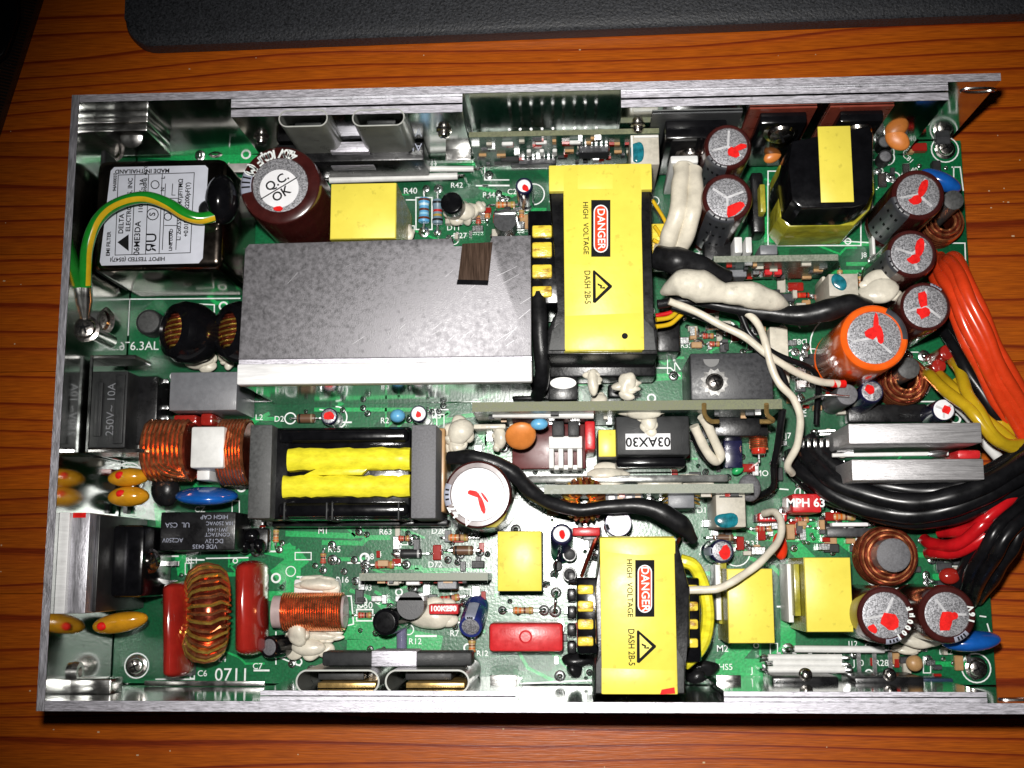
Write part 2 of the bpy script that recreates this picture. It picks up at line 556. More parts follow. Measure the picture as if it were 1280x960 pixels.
def text(s, x, y, z, size, m, parent, rot=0.0, align='CENTER', name='lettering', sx=1.0, bold=0.0):
    cu = bpy.data.curves.new(name, 'FONT')
    cu.body = s
    cu.size = size
    cu.align_x = align
    cu.align_y = 'CENTER'
    cu.offset = bold
    cu.resolution_u = 3
    cu.materials.append(m)
    o = bpy.data.objects.new(name, cu)
    sc.collection.objects.link(o)
    o.parent = parent
    o.location = (x, y, z)
    o.rotation_euler = (0, 0, rot)
    o.scale = (sx, 1, 1)
    return o
def arc_text(s, cx, cy, r, z, a0, da, size, m, parent, inward=True, bold=0.01):
    for i, ch in enumerate(s):
        a = a0 + da * i
        if ch == ' ':
            continue
        text(ch, cx + r * math.cos(a), cy + r * math.sin(a), z, size, m, parent, a + (PI / 2 if inward else -PI / 2), bold=bold)
def rot_to(v):
    return Vector((0, 0, 1)).rotation_difference(Vector(v).normalized()).to_matrix().to_4x4()

# ================================================================== THE TABLE
TZ = -0.80
table = bpy.data.objects.new('table', None)
sc.collection.objects.link(table)
table['label'] = 'orange pine table top of long glued boards under the power supply'
table['kind'] = 'structure'
ys = [34, 22.0, U(0, 178, TZ).y, U(0, 318, TZ).y, U(0, 465, TZ).y, U(0, 612, TZ).y, U(0, 742, TZ).y, U(0, 905, TZ).y - 2.6, -7.5, -14]
for i in range(len(ys) - 1):
    b = MB().box(-16, 0, -2.2, 42, ys[i] - ys[i + 1] - 0.012, 0, 0.008, 1)
    b.build('plank', WOODS[(i * 2 + 1) % 3], table, loc=(0, ys[i + 1], TZ))

rdu = random.Random(9)
mb = MB()
for k in range(34):
    x_, y_ = rdu.choice(((rdu.uniform(0, 40), rdu.uniform(150, 900)), (rdu.uniform(0, 1280), rdu.uniform(908, 960)), (rdu.uniform(60, 1280), rdu.uniform(60, 88)), (rdu.uniform(1215, 1280), rdu.uniform(100, 300))))
    p = U(x_, y_, TZ)
    q = rdu.uniform(0.008, 0.022)
    mb.box(p.x - q * rdu.uniform(0.6, 3), p.y - q, TZ + 0.001, p.x + q, p.y + q, TZ + 0.01)
mb.build('dust_specks', mat('dust', (0.6, 0.42, 0.25), 0.8), None, kind='stuff', smooth=False)
# ================================================================== THINGS BESIDE IT
kz = -0.25
kb = bpy.data.objects.new('keyboard', None)
sc.collection.objects.link(kb)
kb['label'] = 'black textured keyboard body with rounded corner lying behind the power supply'
kb['category'] = 'keyboard'
a = U(154, 59, kz)
a0 = U(154, -10, kz)
c1_ = U(1280, 17, kz)
d_ = Vector((c1_.x - a.x, c1_.y - a.y)).normalized()
n_ = Vector((-d_.y, d_.x))
O_ = Vector((a.x, a.y))
def kpt(u_, v_):
    q = O_ + d_ * u_ + n_ * v_
    return (q.x, q.y)
def rr_pts(L_, W_, r, seg=8):
    pts = []
    for cx, cy, a1 in ((r, r, PI), (L_ - r, r, 1.5 * PI), (L_ - r, W_ - r, 0), (r, W_ - r, 0.5 * PI)):
        for i in range(seg + 1):
            t = a1 + PI / 2 * i / seg
            pts.append((cx + r * math.cos(t), cy + r * math.sin(t)))
    return pts
KPL = mat('textured_black_shell', (0.026, 0.028, 0.033), 0.5, var=0.7, scale=18, bump=1.0, bscale=12)
mb = MB().prism([kpt(*p) for p in rr_pts(40, 13, 0.9)], TZ + 0.06, kz, 0.14)
mb.build('keyboard_case', KPL, kb)
mb = MB().prism([kpt(p[0] + 0.25, p[1] + 0.25) for p in rr_pts(39.5, 12.5, 0.8)], TZ, TZ + 0.06)
mb.build('rubber_base', BLACKM, kb)
for r_ in range(4):                          # the key field, past the upper edge of the picture
    for c_ in range(18):
        mb = MB().box(-0.8, -0.8, 0, 0.8, 0.8, 0.5, 0.12, 2)
        q = kpt(2.2 + c_ * 2.05, 5.0 + r_ * 2.0)
        mb.build('keycap', BLACKM, kb, loc=(q[0], q[1], kz + 0.01), rot=(0, 0, math.atan2(d_.y, d_.x))) if r_ == 0 and c_ == 0 else None
k0 = [o for o in kb.children if o.name.startswith('keycap')][0]
for r_ in range(4):
    for c_ in range(18):
        if r_ or c_:
            c = k0.copy()
            sc.collection.objects.link(c)
            q = kpt(2.2 + c_ * 2.05, 5.0 + r_ * 2.0)
            c.location = (q[0], q[1], kz + 0.01)

RUL = mat('smoky_ruler_plastic', (0.05, 0.022, 0.012), 0.22, var=0.2, alpha=0.55)
rz = TZ + 0.2
ra, rb = U(52, -6, rz), U(2, 150, rz)
dd = (rb - ra).normalized()
nn = Vector((dd.y, -dd.x, 0))
if nn.x > 0:
    nn = -nn
p0 = ra - dd * 10
p1 = rb + dd * 14
mb = MB().prism([(p0.x, p0.y), (p1.x, p1.y), (p1.x + nn.x * 2.6, p1.y + nn.y * 2.6), (p0.x + nn.x * 2.6, p0.y + nn.y * 2.6)], TZ + 0.003, rz, 0.04)
rul = mb.build('ruler', RUL)
rul['label'] = 'smoky see-through ruler with fine tick marks at the corner of the table'
rul['category'] = 'ruler'
mb = MB()
Lr = (p1 - p0).length
for i in range(int(Lr / 0.1)):
    q = p0 + dd * (i * 0.1)
    ln = 0.62 if i % 10 == 0 else (0.5 if i % 5 == 0 else 0.4)
    h_ = dd * 0.022
    a, b = q + nn * 0.08, q + nn * (0.08 + ln)
    mb.sheet([[(a + h_), (b + h_), (b - h_), (a - h_)]], rz + 0.003)
mb.build('tick_marks', INK, rul, kind='stuff', smooth=False, fix=False)
bz = -0.35
mb = MB().prism([tuple(U(*p, bz).xy) for p in ((-60, -40), (19, -40), (22, 20), (14, 45), (5, 68), (-60, 120))], TZ, bz, 0.1)
o = mb.build('black_case', BLACKG)
o['label'] = 'glossy black plastic case edge in the corner beyond the ruler'
o['category'] = 'case'

# ================================================================== THE POWER SUPPLY
ps = bpy.data.objects.new('power_supply', None)
sc.collection.objects.link(ps)
ps['label'] = 'opened switching power supply in a silver metal tray, crowded with parts and wires'
ps['category'] = 'power supply'
WY = 15.218
LX = 23.498
WH = 4.0

# ---- chassis: floor and three walls
def chassis():
    ch = MB().box(0.0, 0.0, -0.78, LX - 0.02, WY, -0.66).build('chassis', MIRROR, ps, 'folded silver sheet metal tray with three walls')
    # left wall
    o = MB().box(0.0, 0.0, -0.655, 0.2, WY, WH, 0.015, 1).build('wall', MIRROR, ch)
    MB().box(0.002, 0.002, WH + 0.001, 0.198, WY - 0.002, WH + 0.006).build('rim', ALUX, ch)
    o = MB().box(0.203, WY - 0.2, -0.655, 23.2, WY, WH, 0.015, 1).build('wall', MIRROR, ch)
    MB().box(0.203, WY - 0.198, WH + 0.001, 23.195, WY - 0.002, WH + 0.006).build('rim', ALU, ch)
    o = MB().box(0.203, 0, -0.655, 24.6, 0.24, WH, 0.015, 1).build('wall', MIRROR, ch)
    MB().box(0.203, 0.002, WH + 0.001, 24.595, 0.238, WH + 0.006).build('rim', ALU, ch)
    # slots near the open end: a bright pressed ring
    for px, y, z in ((1222, WY - 0.204, 3.45), (1272, 0.244, 3.2)):
        pts = [Vector((U(px, 105 if y > 5 else 878, z).x + 0.42 * math.cos(t), y, z + 0.13 * math.sin(t))) for t in [i * 2 * PI / 20 for i in range(20)]]
        MB().tube(pts, 0.035, 6, closed=True).build('slot_rim', STEEL, ch)
    return ch
chassis_o = chassis()

# ---- circuit board
board = MB().box(0.23, 0.27, -0.16, LX, WY - 0.23, 0.0).build('circuit_board', PCB, ps, 'green printed circuit board filling the tray')

# traces
mb = MB()
def T(pts, w):
    mb.strip([U(x, y, 0) for x, y in pts], w * S(0), 0.004)
T([(330, 683), (360, 690), (368, 700), (366, 738)], 18); T([(360, 667), (440, 670), (452, 662)], 7); T([(405, 678), (452, 679), (460, 672), (485, 672)], 6)
T([(352, 716), (372, 700)], 22); T([(333, 745), (366, 745)], 12); T([(430, 786), (475, 786), (490, 796), (540, 806)], 26); T([(440, 806), (530, 810)], 14)
T([(415, 699), (455, 699)], 5); T([(520, 712), (610, 712), (622, 722), (620, 745)], 4); T([(395, 512), (540, 512)], 5); T([(560, 516), (545, 530), (580, 520), (600, 518)], 5)
T([(600, 542), (612, 558), (634, 580)], 7); T([(330, 487), (600, 487)], 8); T([(960, 665), (1050, 668), (1080, 690)], 22); T([(1000, 690), (1030, 720)], 18)
T([(926, 810), (905, 835), (960, 835), (985, 815)], 22); T([(985, 720), (985, 800)], 18); T([(1160, 660), (1200, 664)], 12); T([(1170, 722), (1230, 722)], 9)
T([(640, 800), (660, 835), (690, 850)], 4); T([(690, 815), (712, 835)], 6); T([(200, 640), (203, 665)], 14); T([(225, 690), (228, 712)], 14)
T([(960, 235), (958, 300), (1090, 305)], 6); T([(150, 190), (320, 200)], 14); T([(690, 480), (850, 470)], 9); T([(1085, 685), (1200, 700)], 6)
T([(600, 235), (640, 245), (660, 235)], 4); T([(530, 200), (600, 205)], 6); T([(300, 380), (300, 440)], 6); T([(620, 598), (640, 598), (642, 650)], 3)
for (x, y, dx, dy, w_) in ((130, 720, 60, 0, 5), (470, 740, 20, 14, 4), (1100, 560, 90, 0, 8), (1060, 330, 80, 0, 5), (880, 340, 60, 20, 4), (1170, 830, 60, 0, 6), (160, 500, 0, 60, 4), (500, 660, 30, 12, 3), (555, 690, 30, 0, 3), (575, 775, 30, 14, 4)):
    T([(x, y), (x + dx, y + dy)], w_)
rtk = random.Random(31)
for k in range(90):
    x_, y_ = rtk.uniform(180, 1080), rtk.uniform(200, 820)
    a_, b_ = rtk.choice(((rtk.uniform(30, 90), 0), (0, rtk.uniform(20, 50)), (30, 12), (-25, 14)))
    e_ = rtk.choice((8, -8, 14))
    T([(x_, y_), (x_ + a_, y_ + b_), (x_ + a_ + abs(e_), y_ + b_ + e_), (x_ + a_ + abs(e_) + rtk.uniform(6, 30), y_ + b_ + e_)], rtk.choice((2, 2.5, 3, 5)))
mb.build('copper_traces', PCBL, board, kind='stuff', smooth=False, fix=False)

# silkscreen lines and rings
mb = MB()
def SL(pts, w=1.6, closed=False):
    q = [U(x, y, 0) for x, y in pts]
    if closed:
        q.append(q[0])
    mb.strip(q, w * S(0), 0.008)
def SR(x, y, r, w=1.6, a0=0, a1=360):
    c = U(x, y, 0)
    n = 24
    pts = [(c.x + r * S(0) * math.cos(R(a0 + (a1 - a0) * i / n)), c.y + r * S(0) * math.sin(R(a0 + (a1 - a0) * i / n))) for i in range(n + 1)]
    mb.strip(pts, w * S(0), 0.008)
def SB(x0, y0, x1, y1, w=1.6):
    SL([(x0, y0), (x1, y0), (x1, y1), (x0, y1)], w, True)
SR(171, 832, 15); SR(1181, 187, 17); SR(1220, 835, 17); SR(136, 381, 16); SR(642, 624, 40, 1.8, -75, 60); SR(1053, 432, 40, 1.6, 70, 320); SR(1110, 693, 42, 1.6, 130, 300)
SL([(162, 374), (300, 373)]); SL([(162, 374), (160, 419), (128, 419)]); SL([(246, 380), (268, 381), (268, 420), (266, 462)]); SL([(222, 690), (248, 690)]); SB(200, 662, 196, 740); SL([(258, 698), (310, 697)])
SB(238, 840, 243, 848); SL([(243, 820), (243, 849), (195, 849)]); SB(960, 214, 1076, 307); SB(1085, 170, 1110, 200); SL([(1190, 209), (1200, 209), (1204, 238)]); SL([(1192, 209), (1192, 232), (1200, 232)]); SL([(1172, 304), (1206, 304), (1207, 332)])
SL([(428, 745), (439, 745), (442, 780), (430, 783)]); SB(446, 762, 466, 776); SB(568, 686, 600, 690); SL([(960, 610), (985, 612)]); SL([(1000, 610), (1000, 650)]); SL([(1076, 545), (1076, 555), (1070, 555)])
SL([(1148, 502), (1186, 502)]); SL([(1178, 708), (1205, 708)]); SL([(1180, 702), (1212, 702)]); SL([(1234, 780), (1237, 790), (1237, 800)]); SL([(1225, 770), (1232, 771)]); SL([(1150, 832), (1115, 832)]); SL([(1166, 855), (1230, 860)])
SL([(906, 760), (899, 760), (899, 799), (906, 799)]); SL([(330, 500), (595, 500)], 1.4); SL([(520, 512), (560, 512)]); SR(420, 522, 14, 1.5, -60, 90); SR(363, 523, 7); SL([(606, 210), (606, 225), (636, 225)]); SL([(604, 232), (636, 232)], 2.2)
SR(667, 243, 14); SL([(480, 222), (490, 222)]); SL([(508, 250), (520, 250)]); SB(520, 247, 540, 287); SL([(990, 395), (1000, 410)]); SR(992, 447, 10); SR(1108, 197, 10); SR(1118, 222, 7)
SL([(1020, 540), (1040, 545), (1040, 560)]); SL([(850, 440), (842, 450), (850, 462)]); SL([(815, 460), (838, 460), (850, 470)]); SB(690, 672, 700, 690); SL([(745, 668), (752, 690)]); SR(920, 690, 17, 1.4)
SL([(520, 795), (545, 795)], 2.5); SL([(640, 855), (745, 850)], 2); SL([(1030, 300), (1095, 304)]); SL([(100, 560), (128, 580), (180, 585)]); SR(160, 600, 22); SL([(400, 512), (412, 514)]); SL([(370, 640), (372, 650)])
SL([(140, 745), (196, 745)]); SL([(205, 750), (215, 750)]); SL([(318, 838), (336, 838)], 2.2); SL([(345, 790), (345, 830)]); SL([(345, 820), (375, 832)])
rsk = random.Random(12)
for k in range(150):
    x_, y_ = rsk.uniform(190, 1170), rsk.uniform(200, 822)
    w_, h_ = rsk.choice(((14, 7), (7, 14), (20, 9), (24, 8), (9, 20)))
    c_ = rsk.random()
    if x_ < 215 and y_ < 470 or x_ < 330 and y_ > 790:
        continue
    if c_ < 0.4:
        SB(x_, y_, x_ + w_, y_ + h_, 1.2)
    elif c_ < 0.7:
        SL([(x_, y_), (x_ + w_, y_)], 2.0)
    elif c_ < 0.85:
        SL([(x_, y_), (x_, y_ + h_), (x_ + w_, y_ + h_)], 1.3)
    else:
        SR(x_, y_, 6, 1.2)
mb.build('silkscreen_outlines', SILK, board, kind='stuff', smooth=False, fix=False)

def ST(s, px, py, sz=10, rot=0, al='CENTER'):
    p = U(px, py, 0)
    text(s, p.x, p.y, 0.011, sz * S(0) * 1.15, SILK, board, rot, al, 'silkscreen_text', bold=0.001)
ST('R40', 513, 239); ST('R42', 571, 232, 9); ST('D11', 567, 285, 9); ST('D27', 575, 295, 9); ST('R44', 611, 244, 9); ST('R49', 628, 249, 9); ST('C2', 640, 240, 9); ST('R10', 541, 195, 8); ST('R37', 539, 208, 8); ST('R36', 448, 215, 8)
ST('T6.3AL', 176, 433, 14); ST('0711', 290, 844, 19); ST('C6', 253, 842, 9); ST('L4', 278, 824, 9); ST('C7', 322, 833, 9); ST('DB1', 213, 706, 9); ST('RL1', 240, 701, 9); ST('M1', 404, 664, 9)
ST('R63', 482, 665, 9); ST('R15', 418, 687, 9); ST('R8', 462, 696, 9); ST('D28', 548, 664, 9); ST('D72', 544, 706, 9); ST('CT1', 384, 725, 10); ST('R16', 428, 725, 9); ST('M03', 456, 735, 9); ST('Q2', 475, 751, 10); ST('D50', 456, 757, 10)
ST('R7', 568, 792, 9); ST('R12', 519, 802, 9); ST('R12', 603, 817, 8); ST('D15', 543, 520, 9); ST('D2', 349, 524, 9); ST('R2', 481, 526, 9); ST('L2', 324, 522, 9); ST('D82', 1000, 427, 9, PI); ST('R32', 998, 671, 9); ST('R33', 940, 680, 9)
ST('D12', 880, 638, 9); ST('IC2', 1032, 673, 9); ST('M2', 903, 811, 10); ST('HS5', 907, 834, 9); ST('Q8', 945, 850, 9); ST('J12', 1066, 805, 8); ST('J10', 1073, 829, 9); ST('R28', 1102, 829, 9); ST('D22', 1182, 815, 8); ST('J8', 1080, 319, 8)
ST('R59', 1084, 338, 8); ST('R82', 1098, 215, 8, 0.2); ST('C81', 1135, 198, 8, -0.8); ST('R40', 1140, 213, 8); ST('L5', 1140, 515, 9, PI); ST('14', 1143, 530, 8); ST('CN', 1214, 709, 9); ST('J5', 936, 524, 10); ST('MO1', 955, 592, 9); ST('J7', 985, 545, 9)
ST('VR1', 1005, 515, 8, 1.57); ST('R552', 860, 432, 8); ST('J', 940, 838, 9); ST('CZ', 250, 637, 9); ST('24', 1030, 632, 8); ST('R47', 1140, 640, 8)

# solder joints with a hole or wire end
def joint_mesh():
    m_ = MB()
    m_.lathe([(0.15, 0.0), (0.13, 0.012), (0.075, 0.022), (0.06, 0.05), (0.03, 0.075), (0, 0.08)], n=14)
    m_.bm.verts.ensure_lookup_table()
    return m_
J0 = joint_mesh().build('solder_joint', SOLDER, board, loc=(*U(497, 691).xy, 0.005))
def joint(px, py, s=1.0):
    c = J0.copy()
    sc.collection.objects.link(c)
    c.location = (*U(px, py).xy, 0.005)
    c.scale = (s, s, 1)
for x, y in ((549, 690), (415, 681), (416, 700), (404, 713), (457, 706), (508, 706), (443, 700), (320, 690), (349, 687), (611, 219), (600, 206), (533, 236), (548, 236), (530, 290), (547, 291), (693, 718), (695, 741), (694, 764), (1113, 222), (1090, 325), (985, 812), (955, 823), (960, 832), (1068, 818),
             (1060, 835), (1124, 828), (1160, 825), (590, 795), (628, 763), (680, 763), (645, 662), (600, 690), (575, 693), (310, 503), (622, 300), (655, 260), (700, 845), (1180, 690), (1165, 700), (1168, 545), (1005, 447), (994, 440), (873, 430), (868, 415), (720, 820), (390, 838), (1135, 445), (1155, 445), (190, 500), (190, 520),
             (1000, 560), (1010, 575), (893, 680), (905, 672), (860, 475), (842, 470), (560, 700), (516, 735), (1045, 640), (1028, 655), (980, 640), (968, 650), (1070, 470), (1020, 455), (1030, 470), (700, 500), (620, 545), (608, 530), (630, 560), (355, 815), (365, 830), (208, 180), (250, 195)):
    joint(x, y, random.uniform(0.7, 1.15))
rj = random.Random(55)
for x0, y0, x1, y1, n_ in ((450, 655, 615, 712, 16), (560, 235, 665, 298, 16), (680, 640, 760, 760, 12), (850, 330, 1040, 400, 24), (850, 400, 1000, 440, 14), (870, 560, 1000, 610, 14), (880, 640, 1095, 692, 28), (985, 420, 1060, 520, 12), (1080, 790, 1225, 860, 16), (1150, 640, 1225, 740, 14), (325, 660, 460, 740, 12), (430, 740, 620, 830, 16), (620, 745, 745, 860, 12), (330, 505, 560, 528, 10), (590, 520, 680, 600, 8), (1090, 150, 1200, 260, 10), (200, 690, 240, 840, 4)):
    for k in range(n_):
        joint(rj.uniform(x0, x1), rj.uniform(y0, y1), rj.uniform(0.35, 0.75))
RINGM = MB().lathe([(0.10, 0), (0.10, 0.006), (0.16, 0.006), (0.16, 0)], n=16, cap=False)
ring0 = RINGM.build('pad_ring', SILK, board, loc=(*U(1160, 640).xy, 0.009))
rnd = random.Random(3)
for i in range(110):
    x, y = rnd.uniform(140, 1215), rnd.uniform(190, 850)
    c = ring0.copy()
    sc.collection.objects.link(c)
    c.location = (*U(x, y).xy, 0.009)
    s_ = rnd.uniform(0.45, 0.95)
    c.scale = (s_, s_, 1)

# ---- axial parts -------------------------------------------------
def axial_body(L_, r, dog=True):
    p = [(0.35 * r, -L_ / 2), (0.9 * r, -L_ / 2 + 0.02), (r * 1.0, -L_ / 2 + 0.06), (r, -L_ * 0.28), (r * (0.86 if dog else 1), -L_ * 0.22), (r * (0.86 if dog else 1), L_ * 0.22), (r, L_ * 0.28), (r, L_ / 2 - 0.06), (0.9 * r, L_ / 2 - 0.02), (0.35 * r, L_ / 2)]
    return MB().lathe(p, Matrix.Rotation(PI / 2, 4, 'Y'), n=12)
AX = {}
def axial(px, py, lpx, rpx, ang, kind, name='resistor', span=1.75, z=None, label=None):
    key = (kind, round(lpx / 2), round(rpx))
    z = z if z is not None else rpx * S(0) + 0.05
    p = U(px, py, z)
    if key in AX:
        return copy_tree(AX[key], (p.x, p.y, z), R(ang), label)
    L_, r = lpx * S(0), rpx * S(0)
    b = axial_body(L_, r, kind not in ('diode', 'brown', 'glass')).build(name, BANDS[kind], ps, label, loc=p, rot=(0, 0, R(ang)))
    h = L_ * span / 2
    lead = MB().tube(spline([(-h, 0, -z + 0.01), (-h, 0, -0.05), (-h + 0.06, 0, 0), (-L_ / 2, 0, 0), (L_ / 2, 0, 0), (h - 0.06, 0, 0), (h, 0, -0.05), (h, 0, -z + 0.01)], 3), 0.035, 6)
    lead.build('lead', TIN, b)
    AX[key] = b
    return b
for (x, y, l, r, a, k) in (
    (530, 263, 34, 7.5, 90, 'blue'), (547, 265, 34, 7, 90, 'grey'), (481, 706, 25, 5, 0, 'red'), (404, 698, 14, 4, 90, 'red'), (456, 769, 18, 4, 0, 'red'), (552, 778, 34, 6, 0, 'tan'), (562, 748, 26, 4.5, 8, 'red'),
    (654, 763, 26, 4.5, 0, 'tan'), (590, 808, 16, 5, 90, 'tan'), (573, 672, 26, 5, 0, 'tan'), (505, 673, 15, 4, 0, 'red'), (345, 670, 17, 4, 90, 'tan'), (609, 268, 12, 4, 90, 'tan'), (598, 275, 12, 4, 90, 'red'), (632, 256, 26, 3.5, 0, 'tan'),
    (652, 268, 12, 4, 90, 'tan'), (885, 420, 17, 4, 0, 'red'), (893, 430, 14, 3.5, 0, 'red'), (998, 658, 18, 4, 0, 'tan'), (1002, 650, 18, 3.5, 0, 'red'), (1055, 646, 28, 5, 0, 'tan'), (955, 661, 22, 4, 0, 'red'), (1050, 344, 14, 4, 90, 'tan'),
    (1075, 352, 14, 4, 90, 'tan'), (905, 655, 20, 3.5, 0, 'red'), (640, 300, 14, 3, 0, 'red'), (1210, 680, 22, 4, 60, 'red'), (960, 340, 22, 4, 0, 'tan'), (690, 640, 12, 3, 90, 'tan'), (1150, 548, 26, 4, 0, 'red'), (300, 655, 14, 4, 90, 'tan'), (970, 690, 14, 4, 0, 'tan'), (1025, 372, 14, 3.5, 0, 'red')):
    axial(x, y, l, r, a, k)
for (x, y, l, r, a, k) in ((514, 692, 28, 6, 0, 'diode'), (579, 688, 26, 6, 0, 'brown'), (383, 523, 24, 6, 0, 'brown'), (620, 273, 14, 4, 90, 'glass'), (1002, 369, 20, 3.5, 0, 'glass'), (328, 665, 18, 4, 90, 'glass'), (904, 672, 26, 4.5, 0, 'brown'), (1170, 470, 30, 5, 60, 'glass'), (1045, 660, 28, 6, 0, 'diode'), (960, 615, 16, 4, 20, 'glass')):
    axial(x, y, l, r, a, k, 'diode')

# ---- electrolytic capacitors --------------------------------------
def ecap(px, py, z, ro, rd, sleeve=BROWN, stripe=None, vent=0, marks=(), label=None, lean=(0, 0), stripew=38, stripemat=GREYS, topmat=None, bars=True, name='electrolytic_capacitor', base=None, txt=None, z0=0.0):
    s = S(z)
    top = U(px, py, z)
    r, d = ro * s, rd * s
    bx = Vector((top.x - lean[0], top.y - lean[1], z0))
    axis = Vector((top.x, top.y, z)) - bx
    H = axis.length
    M = Matrix.Translation(bx) @ rot_to(axis)
    body = MB().lathe([(r * 0.9, 0), (r * 0.98, 0.05), (r, 0.12), (r, 0.35), (r * 0.94, 0.42), (r, 0.5), (r, H - 0.12), (r * 0.97, H - 0.03), (r * 0.92, H), (d * 1.02, H), (d, H - 0.03), (0, H - 0.031)], n=40)
    o = body.build(name, sleeve, ps, label)
    o.matrix_world = M
    MB().lathe([(d * 0.995, H - 0.026), (d * 0.9, H - 0.018), (0, H - 0.016)], n=36).build('can_top', topmat or CAPTOP, o)
    if vent is not None and d > 0.25:
        vm = MB()
        for k, aa in enumerate((vent, vent + 125, vent + 235)):
            t = R(aa)
            c, s_ = math.cos(t), math.sin(t)
            wd = 0.028
            q = [(-wd * -s_, -wd * c), (wd * -s_, wd * c), (wd * -s_ + c * d * 0.85, wd * c + s_ * d * 0.85), (-wd * -s_ + c * d * 0.85, -wd * c + s_ * d * 0.85)]
            vm.prism(q, H - 0.015, H + 0.004 + 0.001 * k)
        vm.build('vent_groove', VENT, o, smooth=False)
    if stripe is not None:
        a = R(stripe)
        hw = R(stripew) / 2
        MB().lathe([(r + 0.006, 0.5), (r + 0.006, H - 0.12), (r * 0.97 + 0.006, H - 0.024), (r * 0.92, H + 0.006), (d * 1.04, H + 0.006)], n=8, a0=a - hw, a1=a + hw, cap=False).build('stripe', stripemat, o, fix=False)
        if bars:
            bm_ = MB()
            for k in (-0.45, 0.0, 0.45):
                t = a + hw * k
                c, s_ = math.cos(t), math.sin(t)
                w_ = 0.022
                bm_.prism([(c * d * 1.08 - s_ * -w_, s_ * d * 1.08 + c * -w_), (c * d * 1.08 - s_ * w_, s_ * d * 1.08 + c * w_), (c * r * 0.95 - s_ * w_, s_ * r * 0.95 + c * w_), (c * r * 0.95 - s_ * -w_, s_ * r * 0.95 + c * -w_)], H + 0.002, H + 0.011)
                zz = H - 0.6
                while zz > 0.8:
                    q = Matrix.Rotation(t, 4, 'Z')
                    bm_.lathe([(r + 0.009, zz), (r + 0.009, zz + 0.16)], n=2, a0=t - 0.05, a1=t + 0.05, cap=False)
                    zz -= 0.75
            bm_.build('stripe_bars', INK, o, smooth=False)
    for i, (mx, my, pts) in enumerate(marks):
        MB().prism([((mx + x) * s, -(my + y) * s) for x, y in pts], H - 0.014, H + 0.0062 + 0.001 * i).build('paint_mark', REDP, o, smooth=False)
    if txt:
        st, a0, da, sz = txt
        arc_text(st, 0, 0, (r * 0.93 + d) / 2, H + 0.007, R(a0), R(da), sz * s, SILK, o)
    return o
def blotch(w, h, ang=0, n=10, seed=1, jit=0.25):
    rn = random.Random(seed)
    out = []
    for i in range(n):
        t = 2 * PI * i / n
        f = 1 + rn.uniform(-jit, jit)
        x, y = w / 2 * f * math.cos(t), h / 2 * f * math.sin(t)
        c, s_ = math.cos(R(ang)), math.sin(R(ang))
        out.append((x * c - y * s_, x * s_ + y * c))
    return out
c1 = ecap(350, 231, 3.4, 54, 37, BROWN, 175, None, ((-1, 33, blotch(14, 7, -5, seed=4)),), 'large dark brown capacitor with round white quality sticker', txt=('420V 100\u00b5F (M)', 66, 7.2, 17), stripew=36)
H1 = 3.4
MB().lathe([(26 * S(H1), H1 - 0.014), (26 * S(H1), H1 + 0.002), (0, H1 + 0.003)], n=40).build('sticker', PAPERW, c1, loc=(-1 * S(H1), -5 * S(H1), 0))
cs = S(H1)
text('Q.C.', -4 * cs, 4 * cs, H1 + 0.008, 17 * cs, INK, c1, R(33), bold=0.006)
text('OK', 2 * cs, -13 * cs, H1 + 0.008, 17 * cs, INK, c1, R(33), bold=0.006)
q = [(-26, -18), (22, 11), (22.8, 9.8), (-25.2, -19.2)]
MB().prism([(x * cs, (y - 1) * cs) for x, y in q], H1 + 0.003, H1 + 0.007).build('sticker_line', INK, c1, smooth=False)
RK = dict(seed=5)
ecap(597, 618, 3.6, 43, 33.5, BROWN, 180, None, ((-5, -1, blotch(14, 8, 20, seed=2)), (5, 12, blotch(7, 26, -18, seed=3, jit=0.15)), (9, 4, blotch(3, 16, -35, seed=6, jit=0.1))), 'large brown capacitor with top coloured white for flash glare and orange-red paint strokes', topmat=PAPERW, txt=('V 42', 250, -14, 15), stripew=40)  # white top colour stands in for flash glare on the can
ecap(910, 183, 3.3, 31, 25, BROWN, 235, -40, ((7, 8, blotch(16, 14, 0, seed=1)), (15, 2, blotch(16, 9, -20, seed=2))), 'brown capacitor with two red paint marks in front of the heatsinks', stripemat=DGREYS, stripew=60)
ecap(909, 247, 3.3, 33, 26, BROWN, 250, 145, ((9, 15, blotch(32, 14, -35, seed=3)),), 'brown capacitor with a wide red stroke along the edge of its top', stripemat=DGREYS, stripew=70)
ecap(1148, 243, 2.9, 34, 27, BROWN, 215, 190, ((6, -7, blotch(11, 26, 25, seed=4, jit=0.12)), (-4, 7, blotch(15, 11, 0, seed=5))), 'dark brown capacitor with a long red stroke, uppermost of the three beside the wire bundle', stripemat=DGREYS, stripew=60)
ecap(1140, 317, 2.9, 32, 26, BROWN, 200, 160, ((10, -7, blotch(12, 26, 15, seed=4, jit=0.12)), (2, 7, blotch(15, 11, 0, seed=5))), 'brown capacitor with a red stroke, middle one beside the orange wires', stripemat=DGREYS, stripew=60)
ecap(1157, 383, 2.9, 32, 27, BROWN, 60, -40, ((-3, -9, blotch(12, 22, 5, seed=8, jit=0.2)), (-3, 8, blotch(17, 15, 0, seed=9))), 'brown capacitor with a split red mark, lowest of the three beside the orange wires', stripemat=GREYS, stripew=30)
ecap(1093, 422, 3.4, 43, 33.5, ORNG, 30, -45, ((3, -17, blotch(7, 30, 5, seed=1, jit=0.12)), (7, -3, blotch(8, 26, -4, seed=2, jit=0.12)), (-3, -6, blotch(17, 17, 45, seed=3))), 'large bright orange capacitor with red paint on its grey top', stripemat=DGREYS, stripew=68, bars=False)
